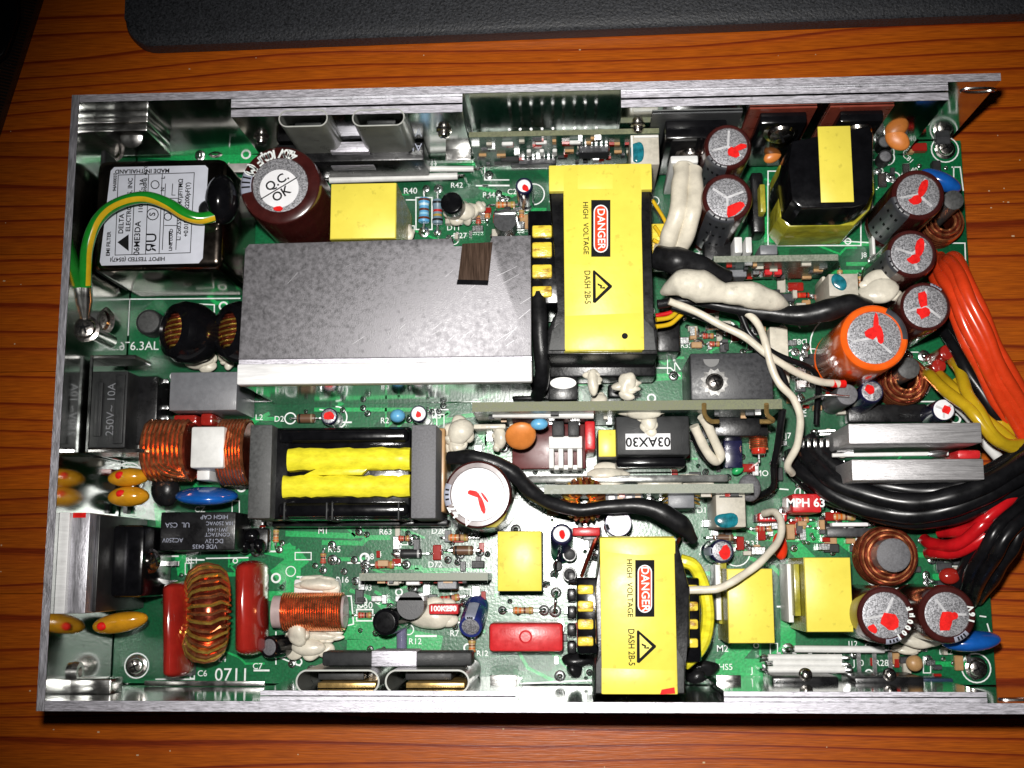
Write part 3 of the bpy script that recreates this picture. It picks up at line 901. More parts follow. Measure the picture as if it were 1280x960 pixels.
ecap(1107, 769, 2.9, 35, 27.5, BROWN, 285, 65, ((4, 8, blotch(20, 22, -10, seed=6)), (-16, 16, blotch(14, 9, 40, seed=3))), 'brown capacitor with a blotchy red top beside the yellow box', stripew=34, txt=('1000\u00b5F', 300, 15, 9))
ecap(1184, 768, 2.9, 35, 26.5, BROWN, 300, 125, ((-2, 8, blotch(16, 26, 22, seed=8, jit=0.15)), (7, 2, blotch(12, 10, 0, seed=9))), 'brown capacitor with a slanted red stroke beside the blue disc', stripew=34, txt=('16V', 345, 15, 9))
# small ones
ecap(655, 232, 1.6, 11.5, 8.5, BLUES, None, None, ((2, 3, blotch(9, 9, seed=1)),), 'small navy capacitor with a pink-white top by the large transformer', topmat=PAPERW)
ecap(411, 520, 0.9, 11, 9, BLUES, None, None, ((0, 0, blotch(12, 12, seed=2)),), 'tiny capacitor with a red splash under the big heatsink', topmat=CAPTOP)
ecap(523, 517, 1.4, 11, 9, BLUES, None, None, ((0, 1, blotch(8, 8, seed=3)),), 'tiny dark capacitor with a pinkish top beside D15', topmat=PAPERW)
ecap(702, 667, 1.5, 14, 10.5, BLUES, None, None, ((1, 2, blotch(8, 12, seed=4)),), 'small navy capacitor leaning beside the square yellow block', lean=(0.02, 0.5), topmat=PAPERW)
ecap(773, 654, 1.6, 17, 11.5, PURP, 200, None, (), 'small purple capacitor with a plain white top', topmat=PAPERW)
ecap(903, 689, 1.2, 15, 12, BLUES, 180, 60, ((3, 1, blotch(13, 16, seed=5)),), 'small capacitor with a wide red smear beside the lower transformer', lean=(0.15, 0))
ecap(1090, 489, 1.6, 15, 12.5, BLUES, 120, 30, ((-3, -2, blotch(11, 13, seed=6)),), 'small navy capacitor with red paint below the orange capacitor', lean=(0.05, 0.2))
ecap(1180, 512, 1.6, 14, 12.5, BLUES, None, 30, ((3, 0, blotch(12, 12, seed=7)),), 'small capacitor with a pale top above the twin aluminium bars', topmat=PAPERW)
ecap(1059, 493, 1.9, 13.5, 12.5, mat('grey_stub', (0.10, 0.10, 0.11), 0.5), None, None, (), 'plain grey topped inductor stub beside the white wire end', topmat=FERRITEG, name='inductor_stub')
ecap(588, 784, 1.1, 15, 11, mat('blue_sleeve', (0.02, 0.03, 0.16), 0.25, coat=0.4), 90, 45, (), 'small blue capacitor leaning beside the red box', lean=(-0.1, -0.55), stripew=50)
ecap(481, 778, 1.4, 17, 13, BLACKG, None, None, (), 'black drum with a dark dished top beside Q2', topmat=BLACK, lean=(-0.25, -0.1), name='drum_coil')
ecap(336, 809, 1.1, 14, 10, BLACKG, None, None, (), 'black drum leaning beside the second red capsule', topmat=FERRITEG, lean=(-0.4, 0.0), name='drum_coil')
ecap(697, 702 + 5, 0.25, 6, 4, BLACKM, None, None, (), None, topmat=BLACKM, name='ferrite_bead')
for (x, y) in ((712, 693), (712, 718)):
    ecap(x, y, 0.9, 9, 7, BLACK, None, None, (), None, topmat=BLACKM, name='ferrite_bead')
ecap(178, 553, 1.3, 20, 16, WHITE, None, None, (), 'pale rounded disc part behind the copper choke', topmat=GREYTL, name='disc_varistor', lean=(-0.1, 0))
ecap(185, 402, 0.6, 17, 14, BLACKM, None, None, (), 'dark round part beside the coils', topmat=FERRITE, name='varistor')
ecap(1107, 195, 0.5, 9, 7, BLACKM, None, None, (), None, topmat=FERRITEG, name='transistor_can')
ecap(1174, 457, 0.9, 9, 8, REDD, None, None, (), 'small brown-red dipped part by the yellow wires', topmat=REDD, name='dipped_capacitor')
ecap(1185, 440, 1.2, 10, 9, REDD, None, None, (), 'second brown-red dipped part by the yellow wires', topmat=REDD, name='dipped_capacitor')

# ---- box capacitors -----------------------------------------------
def boxpart(name, x0, y0, x1, y1, z, m, label=None, bev=0.03, z0=0.02, side=None):
    X0, Y0, X1, Y1 = rect(x0, y0, x1, y1, z)
    o = MB().box(X0, Y0, z0, X1, Y1, z, bev).build(name, m, ps, label)
    if side:
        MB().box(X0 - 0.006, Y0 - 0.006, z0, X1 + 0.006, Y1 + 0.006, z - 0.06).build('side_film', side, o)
    return o
boxpart('film_capacitor', 413, 229, 495, 298, 3.0, YEL, 'tall yellow box capacitor between round capacitor and heatsink', side=YELD)
boxpart('film_capacitor', 622, 664, 677, 739, 1.6, YEL, 'square yellow block capacitor between the two big round parts', side=BLACKM)
boxpart('film_capacitor', 910, 711, 967, 804, 2.2, YEL, 'yellow box capacitor next to the lower transformer', side=YELD)
boxpart('film_capacitor', 1007, 697, 1065, 790, 2.2, YEL, 'yellow box capacitor beside the copper ring inductor', side=YELD)
boxpart('film_capacitor', 748, 537, 770, 571, 2.2, YEL, 'small yellow box next to the tagged black block', side=BLACKM)
boxpart('film_capacitor', 212, 465, 296, 513, 1.8, GREYB, 'plain grey box capacitor beside the big heatsink')
o = boxpart('film_capacitor', 611, 779, 704, 815, 1.2, REDC, 'long red box capacitor with a round dimple', bev=0.1)
c = U(657, 796, 1.2)
MB().lathe([(0.17, 0), (0.17, 0.02), (0.13, 0.035), (0.125, 0.012), (0, 0.012)], n=20).build('dimple', REDC, o, loc=c)
o = boxpart('film_capacitor', 990, 617, 1027, 641, 1.5, REDC, 'red box capacitor with white print by the black cable bundle', bev=0.06)
c = U(1007, 629, 1.5)
text('MPH 63', c.x, c.y, 1.508, 0.30, SILK, o, 0, bold=0.008)
o = boxpart('film_capacitor', 948, 641, 984, 652, 0.8, REDC, 'slim red box with white print beside a beige relay', bev=0.05)
c = U(966, 646, 0.8)
text('SYMBET', c.x, c.y, 0.808, 0.19, SILK, o, bold=0.006)
boxpart('film_capacitor', 716, 659, 750, 670, 0.6, REDC, 'slim red box above the lower transformer', bev=0.04)
o = boxpart('film_capacitor', 536, 755, 573, 768, 0.9, REDC, 'slim red box with white print next to the small blue capacitor', bev=0.04)
c = U(554, 761, 0.9)
text('100K250', c.x, c.y, 0.908, 0.19, SILK, o, bold=0.006)
boxpart('film_capacitor', 731, 526, 744, 562, 2.2, REDC, 'upright red box beside the white plastic comb', bev=0.05)
boxpart('fuse_lamp', 1197, 562, 1227, 574, 2.4, REDC, 'small red part between the twin aluminium bars', bev=0.08)

# foil strips and leads beside yellow boxes
for (x0, y0, x1, y1, z, m_) in ((895, 706, 901, 775, 1.2, WHITE), (985, 705, 991, 778, 1.2, WHITE), (993, 705, 1000, 770, 1.6, YELD), (898, 700, 909, 780, 1.0, YELD)):
    boxpart('film_strip', x0, y0, x1, y1, z, m_, bev=0.01)

# ---- red dipped capsules
def capsule(px, y0, y1, rpx, z, label):
    r = rpx * S(z)
    a, b = U(px, y0, z), U(px, y1, z)
    L_ = (a - b).length
    prof = []
    for i in range(7):
        t = PI / 2 * i / 6
        prof.append((r * math.sin(t) + 0.001, 0.6 * r * (1 - math.cos(t))))
    prof += [(r, L_ * 0.5)]
    for i in range(7):
        t = PI / 2 * (1 - i / 6)
        prof.append((r * math.sin(t) + 0.001, L_ - 0.6 * r * (1 - math.cos(t))))
    sx = Matrix.Diagonal((1, 1, 1, 1))
    M = Matrix.Translation((b.x, b.y, z / 2 + 0.02)) @ Matrix.Diagonal((1, 1, z / 2 / r, 1)) @ rot_to((a.x - b.x, a.y - b.y, 0))
    MB().lathe(prof, M, n=24).build('dipped_capacitor', REDD, ps, label)
capsule(210, 727, 850, 15, 1.7, 'long red dipped capacitor standing left of the copper ring')
capsule(303, 700, 822, 17.5, 1.9, 'long red dipped capacitor standing right of the copper ring')

# ---- dipped disc capacitors
def disc(px, py, z, wpx, hpx, tpx, m_, ang=0, tilt=0, name='disc_capacitor', label=None, dot=None):
    p = U(px, py, z)
    s = S(z)
    M = Euler((R(tilt), 0, R(ang))).to_matrix()
    o = MB().blob((0, 0, 0), wpx * s / 2, hpx * s / 2, tpx * s / 2, jit=0.04, seed=int(px), M=None).build(name, m_, ps, label, loc=p, rot=(R(tilt), 0, R(ang)))
    if dot:
        MB().blob((dot[0] * s, dot[1] * s, tpx * s * 0.42), 0.13, 0.11, 0.07).build('red_dot', REDP, o)
    return o
disc(258, 620, 1.6, 80, 22, 70, BLUED, -1, 12, label='flat blue disc capacitor below the copper choke')
disc(1214, 801, 1.5, 70, 24, 40, BLUED, 4, 10, label='blue disc capacitor at the open end near the corner screw')
disc(1176, 226, 1.4, 56, 24, 30, BLUED, -28, 20, label='blue disc capacitor behind the dark brown capacitor')
disc(1172, 133, 1.2, 50, 18, 30, BLUED, -4, 20, label='blue disc capacitor tucked against the long wall')
disc(160, 597, 1.7, 54, 24, 34, YELDIP, 4, 0, label='upper ochre disc capacitor of the pair by the short wall', dot=(-5, 2))
disc(160, 621, 1.7, 54, 26, 34, YELDIP, 2, 0, label='lower ochre disc capacitor of the pair by the short wall', dot=(-4, 3))
disc(150, 778, 1.7, 72, 26, 34, YELDIP, 10, 0, label='single ochre disc capacitor slanting near the corner', dot=(-18, -1))
disc(651, 545, 2.2, 40, 40, 14, ORDIP, 0, 35, label='round orange disc capacitor beside the white comb')
disc(1122, 175, 1.6, 34, 24, 14, ORDIP, -38, 20, label='tan disc capacitor near the long wall corner screw')
disc(966, 195, 1.2, 26, 16, 12, ORDIP, 30, 20, label='tan disc capacitor half hidden by the black transformer')
disc(674, 530, 2.4, 22, 15, 14, BLUER, 0, 0, name='varistor', label='small light blue bead above the orange disc')
disc(497, 520, 1.0, 19, 17, 18, BLUER, 0, 0, name='varistor', label='small light blue round part next to D15')
disc(975, 683, 1.0, 18, 34, 16, mat('red_tantalum', (0.70, 0.035, 0.01), 0.15, coat=0.5), 5, 0, name='tantalum_capacitor', label='orange-red teardrop part beside the white wire')
disc(207, 612, 1.3, 36, 44, 30, BLACK, 10, 0, name='ferrite_sleeve', label='black rubber sleeve behind the ochre discs')
disc(987, 634, 0.4, 12, 14, 10, GREENP, 0, 0, name='indicator', label=None)
disc(922, 588, 0.5, 16, 10, 10, GREENP, 30, 0, name='indicator', label=None)

# ---- glue blobs
def glue(px, py, z, w_, h_, d_=None, m_=GLUE, seed=None, ang=0):
    s = S(z)
    sd = seed or int(px + py)
    rg = random.Random(sd)
    a_, b_, c_ = w_ * s / 2, h_ * s / 2, (d_ or min(w_, h_) * 0.7) * s / 2
    g = MB().blob((0, 0, 0), a_ * 0.8, b_ * 0.8, c_, jit=0.3, seed=sd)
    for k in range(6):
        t = rg.uniform(0, 2 * PI)
        f = rg.uniform(0.35, 0.8)
        q = rg.uniform(0.25, 0.5)
        g.blob((a_ * f * math.cos(t), b_ * f * math.sin(t), -c_ * rg.uniform(0.0, 0.4)), max(a_, b_) * q * rg.uniform(0.7, 1.3), min(a_, b_) * q * rg.uniform(0.9, 1.6), c_ * 0.6, jit=0.3, seed=sd + k)
    return g.build('glue_blob', m_, ps, loc=U(px, py, z), rot=(0, 0, R(ang)))
for a_ in ((575, 542, 1.5, 42, 38), (563, 550, 1.2, 24, 40), (579, 262, 0.5, 40, 34), (600, 258, 0.5, 16, 16), (625, 548, 1.2, 22, 40), (802, 514, 2.7, 60, 22, 20), (811, 528, 2.6, 24, 36, 14), (742, 478, 2.2, 18, 40), (785, 480, 2.2, 22, 44), (749, 500, 1.4, 22, 20), (760, 596, 1.4, 70, 24),
           (820, 606, 1.2, 60, 16), (870, 601, 1.2, 60, 14), (510, 290, 0.7, 18, 26), (383, 810, 0.5, 60, 28), (372, 790, 0.8, 30, 34), (540, 770, 0.35, 60, 40), (400, 730, 0.6, 56, 20), (395, 795, 0.5, 66, 16), (248, 450, 0.6, 44, 26), (1085, 470, 0.3, 26, 20), (1042, 460, 0.3, 30, 26), (1100, 362, 2.2, 60, 36, 20), (1150, 800, 0.9, 50, 24), (1135, 811, 0.5, 36, 14),
           (283, 446, 0.5, 24, 30), (298, 235, 1.0, 20, 30), (706, 614, 1.2, 40, 18), (855, 205, 2.5, 36, 14, 12)):
    glue(*a_)

# ---- brown insulating plates and power transistors at the long wall
def plate_quad(name, x0, x1, z0, z1, y, th, m_, label=None, parent=ps):
    return MB().box(x0, y - th, z0, x1, y, z1, 0.01, 1).build(name, m_, parent, label)
YT = WY - 0.2           # inner face of the long far wall
YB = 0.24               # inner face of the near wall
def Xat(px, py, z):
    return U(px, py, z).x
def screw(c, axis, r=0.24, parent=ps, label=None, name='screw'):
    M = Matrix.Translation(c) @ rot_to(axis)
    m_ = MB().lathe([(r * 1.25, 0), (r * 1.3, 0.03), (r * 1.0, 0.05), (r, 0.1), (r * 0.85, 0.17), (r * 0.45, 0.2), (0, 0.2)], M, n=20)
    o = m_.build(name, SCREW, parent, label)
    t = MB()
    for a_ in (0.4, 0.4 + PI / 2):
        M2 = M @ Matrix.Rotation(a_, 4, 'Z')
        vs = MB().box(-r * 0.6, -r * 0.09, 0.19, r * 0.6, r * 0.09, 0.206)
        for v in vs.bm.verts:
            v.co = M2 @ v.co
        me = bpy.data.meshes.new('cross_recess')
        vs.bm.to_mesh(me)
        vs.bm.free()
        me.materials.append(INK)
        link('cross_recess', me, o)
    return o
hsx0, hsx1 = Xat(777, 108, 3.9), Xat(1185, 108, 3.9)
def hs_long(name, xa, xb, y, inward, z1, label, t=1.0):
    # bar clamped to the wall: a foot strip, a tall plate and a folded top
    s_ = -1 if inward < 0 else 1
    a_, b_ = (y, y + t * s_ * 0.10) if s_ > 0 else (y + t * s_ * 0.10, y)
    o = MB().box(xa, min(y + t * s_ * 0.004, y + t * s_ * 0.16), 0.02, xb, max(y + t * s_ * 0.004, y + t * s_ * 0.16), z1, 0.02, 1).build(name, MIRROR, ps, label)
    MB().box(xa, min(y + t * s_ * 0.20, y + t * s_ * 0.40), 0.02, xb, max(y + t * s_ * 0.20, y + t * s_ * 0.40), z1 - 0.02, 0.02, 1).build('plate', MIRROR, o)
    MB().box(xa + 0.002, min(y + t * s_ * 0.006, y + t * s_ * 0.158), z1 + 0.001, xb - 0.002, max(y + t * s_ * 0.006, y + t * s_ * 0.158), z1 + 0.006).build('edge', ALU, o)
    MB().box(xa + 0.002, min(y + t * s_ * 0.202, y + t * s_ * 0.398), z1 - 0.019, xb - 0.002, max(y + t * s_ * 0.202, y + t * s_ * 0.398), z1 - 0.012).build('edge', ALU, o)
    return o
h1 = hs_long('wall_heatsink', Xat(289, 130, 3.8), Xat(578, 130, 3.8), YT, -1, 3.8, 'aluminium heatsink strip on the far wall holding two grey sleeves')
h2 = hs_long('wall_heatsink', Xat(776, 108, 3.85), Xat(1185, 108, 3.85), YT, -1, 3.85, 'long aluminium heatsink strip on the far wall behind the brown plates')
h3 = hs_long('wall_heatsink', Xat(325, 873, 3.8), Xat(645, 873, 3.8), YB, 1, 3.8, 'aluminium heatsink strip on the near wall behind two oval sleeves', 0.55)
h4 = hs_long('wall_heatsink', Xat(905, 873, 3.8), Xat(1234, 873, 3.8), YB, 1, 3.8, 'aluminium heatsink strip on the near wall at the open end', 0.55)
yf = YT - 0.41
for px, py, z in ((327, 160, 2.4), (555, 152, 2.6), (797, 148, 2.6)):
    screw(Vector((Xat(px, py, z), yf, z)), (0, -1, 0), 0.16)
# brown plates with TO packages
for i, (x0, x1, z0, lab) in enumerate(((932, 1022, 0.2, 'brown insulating plate carrying a black power device, nearer the middle'), (1032, 1118, 0.2, 'brown insulating plate carrying a black power device, nearer the open end'))):
    xa, xb = Xat(x0 + 4, 120, 3.6), Xat(x1 - 2, 120, 3.6)
    pl = plate_quad('insulator_plate', xa, xb, z0, 3.7, yf - 0.003, 0.05, BRNI, lab)
    MB().box(xa + 0.28, yf - 0.36, 0.3, xb - 0.22, yf - 0.058, 3.5, 0.05).build('power_transistor', BLACKG, pl)
    screw(Vector(((xa + xb) / 2 + 0.05, yf - 0.36, 2.95)), (0, -1, 0.35), 0.34, pl)
xa, xb = Xat(815, 122, 3.5), Xat(928, 122, 3.5)
pl = plate_quad('insulator_plate', xa, xb, 0.2, 3.5, yf - 0.003, 0.05, mat('dark_pad', (0.045, 0.047, 0.05), 0.4), 'dark grey insulating plate carrying a black bridge')
MB().box(xa + 0.35, yf - 0.55, 0.3, xb - 0.35, yf - 0.058, 3.1, 0.05).build('power_transistor', BLACKG, pl)
screw(Vector(((xa + xb) / 2 - 0.05, yf - 0.55, 2.0)), (0, -1, 0.2), 0.3, pl)
# near wall packages at the open end
for x0, x1, lab in ((968, 1052, 'black power device with a screw under the white jumpers'), (1072, 1160, 'black power device with a screw near the corner')):
    xa, xb = Xat(x0, 855, 2.0), Xat(x1, 855, 2.0)
    yt_ = U(1060, 846, 1.7).y
    o = MB().box(xa, YB + 0.16, 0.2, xb, yt_, 1.7, 0.05).build('power_transistor', BLACK, ps, lab)
    screw(Vector(((xa + xb) / 2, YB + 0.42, 1.71)), (0, 0.3, 1), 0.13, o)
    for k in range(3):
        MB().box(-0.05, 0, 0, 0.05, 0.5, 0.05).build('pin', TIN, o, loc=((xa + xb) / 2 - 0.4 + 0.4 * k, yt_, 0.3))

# grey oval sleeves
def oval_sleeve(px, py, wpx, hpx, ztop, z0, label, gold=False):
    p = U(px, py, ztop)
    s = S(ztop)
    a_, b_ = wpx * s / 2, hpx * s / 2
    def ring(k, z, n=32):
        out = []
        st = a_ - b_
        for i in range(n):
            t = 2 * PI * i / n
            cx = st if math.cos(t) >= 0 else -st
            out.append(Vector((p.x + cx + b_ * k * math.cos(t), p.y + b_ * k * math.sin(t), z)))
        return out
    m_ = MB()
    bm = m_.bm
    R_ = [[bm.verts.new(v) for v in r_] for r_ in (ring(1.0, z0), ring(1.0, ztop), ring(0.86, ztop), ring(0.86, z0))]
    n = 32
    for A, B in zip(R_, R_[1:]):
        for i in range(n):
            bm.faces.new((A[i], A[(i + 1) % n], B[(i + 1) % n], B[i]))
    o = m_.build('insulating_sleeve', GREYT, ps, label)
    m_ = MB()
    bm = m_.bm
    R_ = [[bm.verts.new(v) for v in r_] for r_ in (ring(1.005, ztop + 0.002), ring(1.0, ztop + 0.012), ring(0.86, ztop + 0.012), ring(0.855, ztop + 0.002))]
    for A, B in zip(R_, R_[1:]):
        for i in range(n):
            bm.faces.new((A[i], A[(i + 1) % n], B[(i + 1) % n], B[i]))
    m_.build('lip', GREYTL, o)
    # package inside
    MB().box(p.x - a_ * 0.62, p.y - b_ * 0.1, 0.3, p.x + a_ * 0.5, p.y + b_ * 0.55, ztop - 0.7, 0.03).build('power_transistor', BLACKM, o)
    if gold:
        MB().box(p.x - a_ * 0.55, p.y - b_ * 0.66, 0.3, p.x + a_ * 0.85, p.y - b_ * 0.2, ztop - 0.35, 0.02).build('copper_tab', GOLD, o)
    return o
oval_sleeve(379, 148, 66, 24, 3.8, 1.6, 'grey oval sleeve on the far wall above the round capacitor')
oval_sleeve(473, 147, 70, 24, 3.8, 1.6, 'grey oval sleeve on the far wall above the metal clip')
oval_sleeve(422, 852, 104, 29, 3.7, 0.3, 'grey oval sleeve with a gold tab inside, under the first half of the clip', True)
oval_sleeve(534, 852, 104, 29, 3.7, 0.3, 'grey oval sleeve with a gold tab inside, under the second half of the clip', True)
# spring clips over the sleeves
X0, Y0, X1, Y1 = rect(345, 180, 412, 203, 1.9)
clip = MB().box(X0, Y0, 0.6, Xat(530, 195, 1.9), Y1, 1.9, 0.05).build('clamp_bar', BLACK, ps, 'black clamp bar with a bright metal centre below the grey sleeves')
X0, Y0, X1, Y1 = rect(413, 177, 461, 190, 2.1)
MB().box(X0, Y0, 1.6, X1, Y1, 2.1, 0.02).build('spring_clip', ALU, clip)
X0, Y0, X1, Y1 = rect(413, 192, 468, 207, 1.6)
MB().box(X0, Y0, 1.2, X1, Y1, 1.6, 0.03).build('spring_clip', ALU, clip)
p = U(496, 184, 1.9)
text('AL  LIMITS', p.x, p.y, 1.908, 0.3, GREYS, clip, PI)
clip = None
X0, Y0, X1, Y1 = rect(402, 815, 590, 833, 3.0)
clip = MB().box(X0, Y0, 2.2, X1, Y1, 2.96, 0.06).build('clamp_bar', BLACKM, ps, 'black clamp bar with a white metal centre above the oval sleeves')
X0, Y0, X1, Y1 = rect(464, 814, 521, 833, 3.0)
MB().box(X0, Y0 - 0.01, 2.1, X1, Y1 + 0.01, 3.0, 0.03).build('spring_clip', ALU, clip)
X0, Y0, X1, Y1 = rect(460, 836, 480, 852, 2.6)
MB().box(X0, Y0, 2.2, X1, Y1, 2.6, 0.04).build('spring_clip', STEEL, clip)

# metal clips on the walls
for (x0, y0, x1, y1, z, lab) in ((612, 845, 646, 866, 1.6, 'small bent metal bracket on the near wall'), (897, 845, 928, 862, 1.6, 'small bent metal bracket beside the lower transformer'), (556, 166, 588, 196, 1.4, 'small bent metal bracket on the far wall')):
    X0, Y0, X1, Y1 = rect(x0, y0, x1, y1, z)
    o = MB().box(X0, Y0 if y0 > 500 else Y1 - 0.08, 0.05, X1, Y0 + 0.08 if y0 > 500 else Y1, z, 0.01).build('bracket', STEEL, ps, lab)
    MB().box(X0, Y0 + 0.083 if y0 > 500 else Y0, z - 0.3, X1, Y1 if y0 > 500 else Y1 - 0.083, z - 0.22, 0.01).build('flange', STEEL, o)
# ledges (folded strips at the wall foot)
X0 = Xat(213, 183, 0.8)
MB().box(X0, YT - 0.8, 0.72, Xat(318, 183, 0.8), YT - 0.55, 0.8, 0.01).build('foot_strip', mat('pale_strip', (0.42, 0.40, 0.38), 0.4, 0.3), ps, 'pale strip along the foot of the far wall')
MB().box(Xat(180, 858, 0.6), YB + 0.02, 0.5, Xat(330, 858, 0.6), YB + 0.14, 0.6, 0.01).build('foot_strip', STEEL, ps, 'bright strip along the foot of the near wall')
MB().box(Xat(75, 863, 2.6), YB + 0.004, 1.8, Xat(138, 863, 2.6), YB + 0.36, 2.6, 0.03).build('corner_bracket', STEEL, ps, 'bright bent bracket in the near corner')
# upper corner bracket with rivets
X0, Y0, X1, Y1 = rect(116, 144, 184, 164, 3.0)
br = MB().box(X0, Y0, 1.2, X1, (Y0 + Y1) / 2 - 0.02, 3.0, 0.03).build('corner_bracket', STEEL, ps, 'doubled bright bracket with rivets in the far corner')
MB().box(X0, (Y0 + Y1) / 2 + 0.02, 1.2, X1, Y1, 3.0, 0.03).build('leaf', STEEL, br)
for px, py, rr in ((129, 137, 0.26), (165, 171, 0.3)):
    c = U(px, py, 2.6)
    MB().lathe([(rr, 0), (rr, 0.05), (rr * 0.7, 0.09), (0, 0.1)], Matrix.Translation(c) @ rot_to((0, -0.3, 1)), n=20).build('rivet', STEEL, br)
for px, py, z in ((107, 163, 2.4), (63, 840, 2.4)):
    c = Vector((0.203, U(px, py, z).y, z))
    M = Matrix.Translation(c) @ rot_to((1, 0, 0))
    MB().lathe([(0.26, 0), (0.24, 0.14), (0.13, 0.14), (0.12, 0.02), (0, 0.02)], M, n=20).build('threaded_insert', STEEL, ps)

# corner screws on the board
for px, py in ((171, 832), (1181, 187), (1220, 835), (136, 381), (145, 190), (270, 186)):
    screw(U(px, py, 0.01), (0, 0, 1), 0.22 if px != 136 else 0.28)

# ---- left side: shielded inlet box
SH = MB()
zt = 2.7
a_, b_ = rect(109, 444, 114, 566, zt), None
x = a_[0]
o = MB().box(x, a_[1], 0.03, x + 0.1, a_[3], zt, 0.02, 1).build('shield_plate', MIRROR, ps, 'upright bright shield plate parallel to the short wall')
q0, q1 = rect(114, 560, 180, 566, zt)[0::2]
MB().box(x + 0.103, a_[1], 1.6, Xat(180, 566, zt), a_[1] + 0.1, zt, 0.02, 1).build('flange', STEEL, o)
MB().box(x + 0.103, a_[3] - 0.1, 1.6, Xat(170, 444, zt), a_[3], zt, 0.02, 1).build('flange', STEEL, o)
X0, Y0, X1, Y1 = rect(118, 464, 158, 560, 2.2)
fh = MB().box(X0, Y0, 0.03, X1, Y1, 2.2, 0.04).build('inlet_block', BLACKM, ps, 'black moulded block with raised lettering inside the shield')
MB().box(X0 + 0.1, Y0 + 0.3, 2.2, X0 + 0.22, Y1 - 0.3, 2.27, 0.02).build('ridge', BLACKM, fh)
MB().box(X1 - 0.3, Y0 + 0.1, 2.2, X1 - 0.05, Y1 - 0.1, 2.27, 0.02).build('ridge', BLACKM, fh)
text('250V~ 10A', (X0 + X1) / 2 + 0.02, (Y0 + Y1) / 2, 2.206, 0.30, GREYB, fh, PI / 2)
X0, Y0, X1, Y1 = rect(158, 470, 196, 556, 1.4)
fh2 = MB().box(X0, Y0, 0.03, X1, Y1, 1.4, 0.05).build('switch_body', BLACK, ps, 'black lower part of the inlet block with solder tags')
for py in (476, 509, 522):
    p = U(196, py, 1.0)
    MB().box(p.x - 0.05, p.y - 0.06, 0.9, p.x + 0.3, p.y + 0.06, 0.98, 0.01).build('solder_tag', SOLDER, fh2)
# aluminium block with bridge rectifier
zt = 3.7
X0, Y0, X1, Y1 = rect(57, 641, 109, 767, zt)
al = MB().box(0.203, Y0, 0.03, X1 - 0.45, Y1, zt + 0.1, 0.02).build('aluminium_block', BRIGHT, ps, 'thick bright aluminium block against the short wall')
MB().box(X1 - 0.44, Y0, 0.03, X1, Y1, zt - 0.02, 0.02).build('spreader', ALUX, al)
p = U(104, 640, zt)
MB().box(X1 - 0.42, Y1 - 0.12, zt - 0.018, X1 - 0.1, Y1 + 0.003, zt - 0.012).build('paint_mark', REDP, al)
MB().box(X1 + 0.003, Y0 + 0.02, 0.03, X1 + 0.10, Y1 - 0.03, 3.3, 0.02).build('insulator_pad', mat('pad_black', (0.02, 0.02, 0.021), 0.35), ps, 'dark insulating pad on the aluminium block')
xb0 = X1 + 0.105
x2 = Xat(188, 700, 2.4)
o = MB().box(xb0, Y0 + 0.35, 0.3, x2 - 0.15, Y1 - 0.25, 2.5, 0.12).build('bridge_rectifier', BLACKG, ps, 'black bridge rectifier screwed to the aluminium block')
screw(Vector((x2 - 0.145, (Y0 + Y1) / 2 + 0.05, 2.0)), (1, 0, 0.5), 0.24, o)
for k in range(4):
    MB().box(-0.04, -0.06, 0, 0.25, 0.06, 0.06).build('pin', TIN, o, loc=(x2 - 0.15, Y0 + 0.7 + 0.5 * k, 0.5))

# ---- line filter with label, boot, lug
zt = 3.2
X0, Y0, X1, Y1 = rect(117, 198, 280, 336, zt)
can = mat('dark_tinned_can', (0.24, 0.20, 0.17), 0.16, 1.0, var=0.3, scale=1.5)
lf = MB().box(X0, Y0, 0.03, X1, Y1, zt, 0.22, 4).build('line_filter', can, ps, 'shiny metal line filter box with a white printed label')
lx0, ly0, lx1, ly1 = rect(128, 208, 258, 331, zt)
MB().prism([(lx0 + 0.05, ly0), (lx1 - 0.15, ly0 + 0.02), (lx1 - 0.05, ly0 + 0.15), (lx1, ly1 - 0.08), (lx1 - 0.08, ly1), (lx0 + 0.25, ly1), (lx0 + 0.16, ly1 - 0.1), (lx0, ly0 + 0.1)], zt + 0.001, zt + 0.008).build('label', PAPER, lf, smooth=False)
zl = zt + 0.013
s = S(zt)
def FT(st, px, py, sz, rot=PI / 2, sx=1.0):
    p = U(px, py, zt)
    text(st, p.x, p.y, zl, sz * s, INK, lf, rot, sx=sx, bold=0.004)
FT('MADE IN THAILAND', 178, 214, 8, PI); FT('HIPOT TESTED (0547)I', 172, 324, 7.5, PI)
FT('DELTA', 152, 280, 9); FT('ELECTRONICS, INC', 162, 256, 8.5); FT('06ME3DA', 172, 298, 11); FT('110/250V~ 3A', 177, 245, 8); FT('50/60Hz  40\u00b0C', 182, 225, 7); FT('EMI FILTER', 136, 305, 7); FT('94A00037', 144, 228, 6)
FT('L: 2x0.55mH 0.47\u00b5F/1M\u03a9', 225, 262, 8); FT('+0.015\u00b5F 2x2200pF(Y)', 234, 262, 8); FT('\u042fU', 190, 303, 19); FT('S', 191, 268, 11); FT('N      L', 204, 230, 7); FT('LINE LOAD', 214, 300, 6)
lb = MB()
def FL(pts, w=1.0):
    lb.strip([U(a__, b__, zt) for a__, b__ in pts], w * s, zt + 0.009)
FL([(148, 219), (243, 216), (238, 316), (144, 319), (148, 219)]); FL([(169, 218), (165, 318)]); FL([(186, 218), (182, 318)]); FL([(203, 217), (199, 317)]); FL([(207, 230), (203, 312)]); FL([(216, 230), (215, 244), (219, 244)]); FL([(224, 230), (220, 312)])
FL([(206, 248), (222, 248)]); FL([(206, 282), (222, 282)]); FL([(212, 290), (212, 306)], 2)
